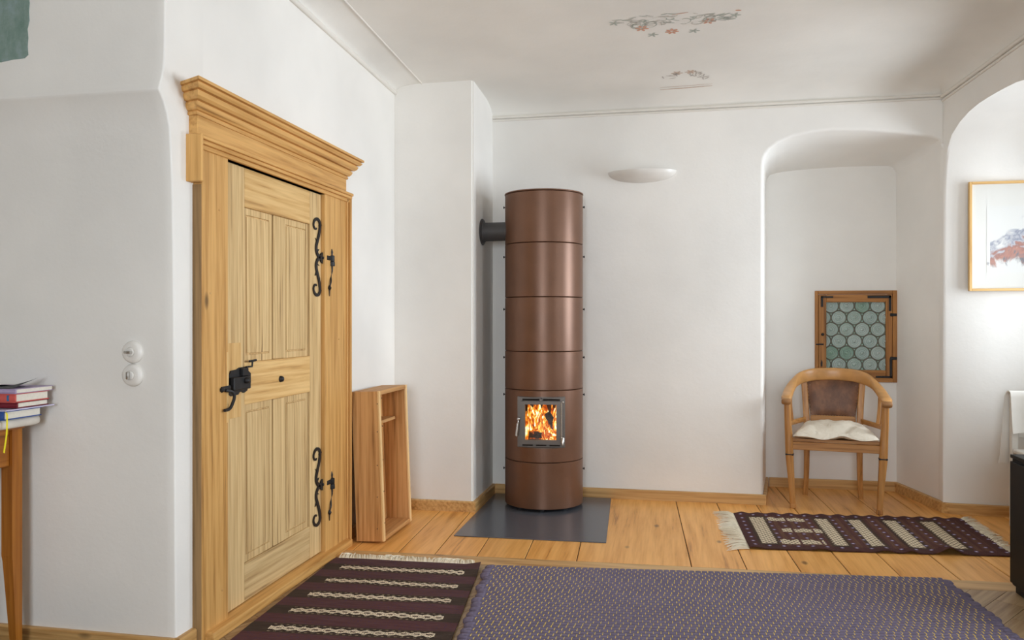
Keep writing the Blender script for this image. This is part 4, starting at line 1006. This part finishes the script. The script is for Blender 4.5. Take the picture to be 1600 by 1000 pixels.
bk = book(zt, zt+.030, -2.228, 2.325, 2.495, (42, 78, 150), 'blue book with white pages at the bottom of the stack', dz=.003)
bm = bmesh.new(); pts = crv([(-2.2265, 2.335, zt+.026), (-2.219, 2.332, zt+.022), (-2.2165, 2.330, zt-.01), (-2.216, 2.327, zt-.05), (-2.218, 2.320, zt-.10), (-2.2165, 2.318, zt-.108)], 5)
sweep(bm, pts, (.0035, .0006), 6, (1, 0, 0), 4); obj('ribbon', bm, plain('yellow_ribbon', (238, 222, 20), .6), bk)['label'] = 'yellow bookmark ribbon hanging from the blue book'
z = zt+.0304
bm = bmesh.new(); poly(bm, [(-2.43, 2.315, z), (-2.222, 2.33, z), (-2.205, 2.53, z+.002), (-2.42, 2.52, z)], (0, 0, .0045)); tag(obj('leaflet', bm, plain('leaflet_paper', (196, 190, 214), .6, var=.12, sc_=14)), 'thin lilac leaflet sticking out under the dark red book', 'leaflet')
z += .0068; book(z, z+.020, -2.216, 2.37, 2.515, (120, 30, 44), 'dark red book under the red book')
z += .0202; book(z, z+.031, -2.214, 2.36, 2.515, (206, 92, 84), 'red book with a small blue spine label', dz=.003)
lbz = z+.0155; o = bpy.data.objects['book.002']; bm = bx(-2.246, -2.238, 2.3595-.0006, 2.366, lbz-.010, lbz+.010, .0003); obj('spine_label', bm, plain('blue_label', (52, 104, 150), .5), o)
z += .0312; book(z, z+.016, -2.208, 2.355, 2.53, (176, 158, 190), 'thin lilac paperback on top of the red book', dz=.0015)
z += .0163
bm = bmesh.new(); rows = []
for i in range(13):
    s_ = i/12; row = []
    for j in range(9):
        q = j/8; lift = max(0, (s_-.62)/.38)*max(0, (q-.1))*.034; row.append((-2.47+.235*s_, 2.36+.135*q, z+.0014+lift))
    rows.append(row)
loft(bm, rows, False); bmesh.ops.solidify(bm, geom=bm.faces[:], thickness=.0028); tag(obj('brochure', bm, plain('dark_brochure', (92, 92, 96), .45, var=.08), None, 50), 'dark grey brochure with a curled corner on top of the books', 'brochure')

# =================================================================== RUGS
def bil(q, s, t): return q[0]*(1-s)*(1-t)+q[1]*s*(1-t)+q[2]*s*t+q[3]*(1-s)*t
def rug(name, q, nx, ny, fz, mat, label, size):
    """q: far-left, far-right, near-right, near-left; UV in metres"""
    q = [Vector((x, y, 0)) for x, y in q]; t = thing(name, (q[0]+q[2])/2, label, 'rug')
    bm = bmesh.new(); uvl = bm.loops.layers.uv.new('UVMap'); V = {}
    for l in (0, 1):
        for j in range(ny+1):
            for i in range(nx+1):
                p = bil(q, i/nx, j/ny); z = fz(i/nx, j/ny); V[l, i, j] = bm.verts.new((p.x, p.y, z+(.006 if l == 0 else .0012)))
    def F(vs, st): 
        f = bm.faces.new(vs)
        for lp, (a, b) in zip(f.loops, st): lp[uvl].uv = (a*size[0], b*size[1])
    for j in range(ny):
        for i in range(nx):
            c4 = [(i, j), (i, j+1), (i+1, j+1), (i+1, j)]
            F([V[0, a, b] for a, b in c4], [(a/nx, b/ny) for a, b in c4]); F([V[1, a, b] for a, b in c4[::-1]], [(a/nx, b/ny) for a, b in c4[::-1]])
    for i in range(nx):
        for j in (0, ny): F([V[0, i, j], V[0, i+1, j], V[1, i+1, j], V[1, i, j]], [(i/nx, j/ny)]*4)
    for j in range(ny):
        for i in (0, nx): F([V[0, i, j], V[0, i, j+1], V[1, i, j+1], V[1, i, j]], [(i/nx, j/ny)]*4)
    obj('weave', bm, mat, t, 60); return t, q
def fringe(t, a, b, out, length, n, mat, seed, up=.004):
    r = random.Random(seed); bm = bmesh.new(); out = Vector(out).normalized(); al = (b-a).normalized()
    for i in range(n):
        s_ = (i+r.uniform(.1, .9))/n; p = a+(b-a)*s_ + Vector((0, 0, .004)); L_ = length*r.uniform(.65, 1.1); k = r.uniform(-.12, .12)+.55*math.sin(int(s_*n/7)*12.9+seed); z = r.uniform(0, up*2)
        pts = [p, p+out*L_*.4+al*k*L_*.25+Vector((0, 0, z)), p+out*L_*.8+al*k*L_*.7+Vector((0, 0, z*.6)), p+out*L_+al*k*L_+Vector((0, 0, 0))]
        sweep(bm, pts, [(.0026, .002), (.0024, .002), (.002, .0016), (.001, .001)], 4)
    o = obj('fringe', bm, mat, t, 60); o['kind'] = 'stuff'; o['label'] = 'cream wool fringe'; return o
M['fringe'] = fabric('cream_wool', (246, 236, 214), 200, .10)
def uvsock(nt):
    tc = node(nt, 'ShaderNodeTexCoord'); sp = node(nt, 'ShaderNodeSeparateXYZ'); nt.links.new(tc.outputs['UV'], sp.inputs[0]); return S(nt, sp.outputs[0]), S(nt, sp.outputs[1]), tc.outputs['UV']
def uvnoise(nt, uv, sx, sy, detail=3):
    mp = node(nt, 'ShaderNodeMapping'); mp.inputs['Scale'].default_value = (sx, sy, 1); nt.links.new(uv, mp.inputs[0]); return S(nt, noise(nt, mp.outputs[0], 1, detail, .6))
def kilim1():
    m, nt, b = mat_new('striped_kilim', .95, spec=.08); x, y, uv = uvsock(nt)
    fn = uvnoise(nt, uv, 60, 160); st_ = uvnoise(nt, uv, 8, 90, 4); big = uvnoise(nt, uv, 3, 5)
    t = (y/.19 - .237).fr(); wob = uvnoise(nt, uv, 14, 9, 2)
    dd = ((y/.19 - .237 + (wob-.5)*.06).fr()-.5).ab()*.19 + (fn-.5)*.012
    zig = (x+(fn-.5)*.008+(wob-.5)*.03).pp(.024)/.024; zig2 = (x+.012).pp(.012)/.012
    inx = x.gt(.085)*x.lt(.715)
    cream = dd.lt(zig*.014+.012)*inx; hole = dd.lt(.0045)*zig.gt(.55); rim = dd.lt(zig*.014+.019)*inx
    dots = dd.gt(.031)*dd.lt(.036)*zig2.gt(.55)*inx
    base = mix(nt, st_, lin((56, 40, 43)), lin((108, 80, 82)))
    base = mix(nt, (big*(y*.35)).k, base, lin((112, 54, 54)))
    blue = uvnoise(nt, uv, 90, 75, 2).gt(.60); base = mix(nt, (blue*.35).k, base, lin((66, 56, 92)))
    dark = mix(nt, st_, lin((44, 40, 35)), lin((82, 72, 62)))
    col = mix(nt, (dd.lt(.046)*.85).k, base, dark)
    col = mix(nt, dots.k, col, lin((150, 132, 110))); col = mix(nt, rim.k, col, lin((36, 32, 28)))
    spk = S(nt, ramp(nt, uvnoise(nt, uv, 190, 240, 2).k, [(.36, (0, 0, 0, 1)), (.58, (1, 1, 1, 1))])); cr = mix(nt, spk, lin((110, 94, 78)), lin((244, 230, 206)))
    col = mix(nt, cream.k, col, cr); col = mix(nt, (hole*inx).k, col, lin((60, 40, 36)))
    nt.links.new(col, b.inputs['Base Color']); bump(nt, b, (fn+st_).k, .5, .003); return m
k1z = lambda s, t: .0015 + .004*max(0, math.sin(s*7+t*23))**2*(.3+.7*s) + (.012*max(0, (s-.9)/.1)*max(0, 1-t/.10) if t < .1 else 0) + .003*math.sin(t*40+2*s)**2*s
t, q = rug('kilim_rug', [(-1.656, 3.765), (-.912, 3.785), (-.745, 2.36), (-1.60, 2.30)], 40, 90, k1z, kilim1(), 'dark maroon kilim with cream zigzag stripes in front of the door', (.78, 1.45))
fringe(t, q[0]+Vector((.01, 0, 0)), q[1]-Vector((.03, 0, 0)), (-.1, 1, 0), .075, 330, 'fringe', 2, .010)
def kilim2():
    m, nt, b = mat_new('runner_kilim', .95, spec=.08); x, y, uv = uvsock(nt)
    fn = uvnoise(nt, uv, 150, 90); st_ = uvnoise(nt, uv, 90, 10, 4)
    xx = x + (fn-.5)*.014 + ((y.pp(.018)/.018)-.5)*.010
    iny = y.gt(.10)*y.lt(.68)
    bands = None; halo = None
    for a, c_ in ((.08, .16), (.46, .53), (.65, .72), (.85, .925), (1.06, 1.135)):
        g = xx.gt(a)*xx.lt(c_)*iny; h = xx.gt(a-.02)*xx.lt(c_+.02)
        bands = g if bands is None else bands.mx(g); halo = h if halo is None else halo.mx(h)
    for x0, x1, y0, y1 in ((.175, .40, .09, .18), (.23, .45, .34, .43), (.175, .42, .58, .68)):
        jag = (x.pp(.035)/.035)*.025
        bands = bands.mx(xx.gt(x0)*xx.lt(x1)*y.gt(jag+y0)*(y.lt(y1))*((x+.04).fr().op('PINGPONG', .055).gt(.006)))
    cx_ = (x/.030).fr()-.5; cy_ = (y/.036+.25*0).fr()-.5; dia = cx_.ab()+cy_.ab(); hole = dia.lt(.30).mx(dia.gt(.74))
    base = mix(nt, st_, lin((62, 44, 38)), lin((118, 84, 70)))
    stripe = (x/.046).fr().lt(.5); base = mix(nt, (stripe*.5).k, base, lin((74, 46, 52)))
    base = mix(nt, (halo*.7).k, base, lin((60, 54, 46)))
    bord = y.lt(.07).mx(y.gt(.71)).mx(x.lt(.06)).mx(x.gt(1.27)); base = mix(nt, (bord*.8).k, base, mix(nt, fn, lin((54, 36, 38)), lin((92, 62, 60))))
    px_ = (x/.075).fr()-.5; py_ = (y/.085).fr()-.5; dot = (px_*px_+py_*py_).lt(.022); base = mix(nt, (dot*.9).k, base, lin((104, 96, 132)))
    dot2 = (px_*px_+py_*py_).lt(.006); base = mix(nt, dot2.k, base, lin((190, 180, 196)))
    cr = mix(nt, fn, lin((170, 152, 124)), lin((240, 226, 198))); cr = mix(nt, (hole*.9).k, cr, lin((70, 56, 46)))
    col = mix(nt, bands.k, base, cr)
    nt.links.new(col, b.inputs['Base Color']); bump(nt, b, (fn+st_).k, .5, .003); return m
k2z = lambda s, t: .002 + .010*max(0, math.sin(s*25+1))**3*max(0, t-.8)/.2 + .026*math.exp(-((s-.76)/.035)**2)*max(0, t-.72)/.28 + .012*math.exp(-((s-.62)/.02)**2)*max(0, t-.8)/.2 + .008*(math.sin(s*44)**2)*max(0, .12-t)/.12 + .0015*math.sin(s*30+t*5)**2
t, q = rug('kilim_rug', [(.372, 5.118), (1.705, 5.23), (1.70, 4.462), (.398, 4.345)], 110, 40, k2z, kilim2(), 'patterned brown kilim runner in front of the armchair', (1.33, .78))
fringe(t, q[0], q[3], (-1, .02, 0), .115, 230, 'fringe', 4, .006); fringe(t, q[1]-Vector((.02, 0, 0)), q[2]-Vector((.02, 0, 0)), (1, .3, 0), .10, 200, 'fringe', 5, .006)

# woven rope rug
QF = [Vector((-.872, 3.752, 0)), Vector((1.226, 3.972, 0)), Vector((1.33, 2.36, 0)), Vector((-.690, 2.14, 0))]
rr_t = thing('rope_rug', (.2, 3.1, 0), 'purple-grey woven rope rug with yellow stitches in the foreground', 'rug')
m, nt, b = mat_new('purple_rope', .85, spec=.2)
n1 = noise(nt, coords(nt, 'Object', (30, 200, 200)), 1, 3); n2 = noise(nt, coords(nt, 'Object', (6, 3, 3)), 1.5, 2)
nt.links.new(mix(nt, (S(nt, n1)*.6+S(nt, n2)*.4).k, lin((78, 72, 90)), lin((132, 121, 143))), b.inputs['Base Color']); bump(nt, b, n1, .4, .002); M['rope'] = m
M['stitch'] = plain('yellow_yarn', (232, 196, 84), .8, var=.15, sc_=60)
NR = 58; PT = .0296; LEN = 2.09; NSEG = int(LEN/PT); RW = .0136; RH = .0122; RZ = .0136
def rope_mesh(off):
    bm = bmesh.new(); pts, sec = [], []; n = NSEG*4
    for i in range(n+1):
        x = -LEN/2+LEN*i/n; ph = (x/PT+off) % 1; pinch = 1-.14*math.exp(-((ph-.5)/.16)**2); pts.append((x, 0, RZ)); sec.append((RW*pinch, RH*pinch))
    sweep(bm, pts, sec, 8, (0, 0, 1), 2.2); bmesh.ops.recalc_face_normals(bm, faces=bm.faces[:])
    me = bpy.data.meshes.new('rope'); bm.to_mesh(me); bm.free()
    for p in me.polygons: p.use_smooth = True
    me.materials.append(M['rope']); return me
def loop_mesh():
    bm = bmesh.new(); n = 10; pts = [(-.012, -.0139, RZ), (0, -.0139, RZ)] + [(.016*math.sin(PI*k/n), -.0139*math.cos(PI*k/n), RZ) for k in range(1, n)] + [(0, .0139, RZ), (-.012, .0139, RZ)]
    sweep(bm, pts, [(RW*1.08, RH*1.08)]*len(pts), 8, (0, 0, 1), 2.1); bmesh.ops.recalc_face_normals(bm, faces=bm.faces[:])
    me = bpy.data.meshes.new('rope_loop'); bm.to_mesh(me); bm.free()
    for p in me.polygons: p.use_smooth = True
    me.materials.append(M['rope']); return me
meshes = [rope_mesh(0), rope_mesh(.5)]; lm = loop_mesh(); sb = bmesh.new(); rg = random.Random(9)
def place(name, me, p, d_, sx=1):
    o = bpy.data.objects.new(name, me); COL.objects.link(o); o.parent = rr_t; o.location = p-WP[rr_t.name]; o.rotation_euler.z = math.atan2(d_.y, d_.x); o.scale.x = sx; return o
ends = []
for i in range(NR):
    t = (i+.5)/NR; a = QF[0].lerp(QF[3], t); c = QF[1].lerp(QF[2], t); dirv = (c-a).normalized()
    if i % 2 == 0: jl = rg.uniform(-.010, .010)
    else: jr = rg.uniform(-.010, .010)
    if i == 0: jr = 0
    a = a+dirv*(.022+jl); c = c-dirv*(.022+jr); mid = (a+c)/2; L_ = (c-a).length
    place('rope', meshes[i % 2], mid, dirv, L_/LEN); ends.append((a, c, dirv))
    nrm = Vector((-dirv.y, dirv.x, 0)); off = 0 if i % 2 == 0 else .5; sx = L_/LEN
    for k in range(-NSEG//2-1, NSEG//2+2):
        x = (k+.5-off)*PT
        if abs(x) > LEN/2-.012: continue
        p = mid+dirv*x*sx; rings = []; sl = .0045*(x/LEN*2)
        for tt in (-.9, -.5, 0, .5, .9):
            z = RZ+.0110*math.sqrt(max(0.0, 1-(tt*.88)**2)); s_ = .0021; q = p+nrm*(.0128*tt)-dirv*(sl*tt)
            rings.append([q-dirv*s_+Vector((0, 0, z-.003)), q-dirv*s_*.6+Vector((0, 0, z)), q+dirv*s_*.6+Vector((0, 0, z)), q+dirv*s_+Vector((0, 0, z-.003))])
        loft(sb, rings, False)
for i in range(0, NR-1):
    e0, e1 = ends[i], ends[i+1]; sd = 0 if i % 2 == 0 else 1
    p = (e0[sd]+e1[sd])/2; d_ = e0[2]*(-1 if sd == 0 else 1); place('rope_loop', lm, p, d_)
o = obj('warp_stitches', sb, 'stitch', rr_t); o['kind'] = 'stuff'; o['label'] = 'yellow warp stitches'
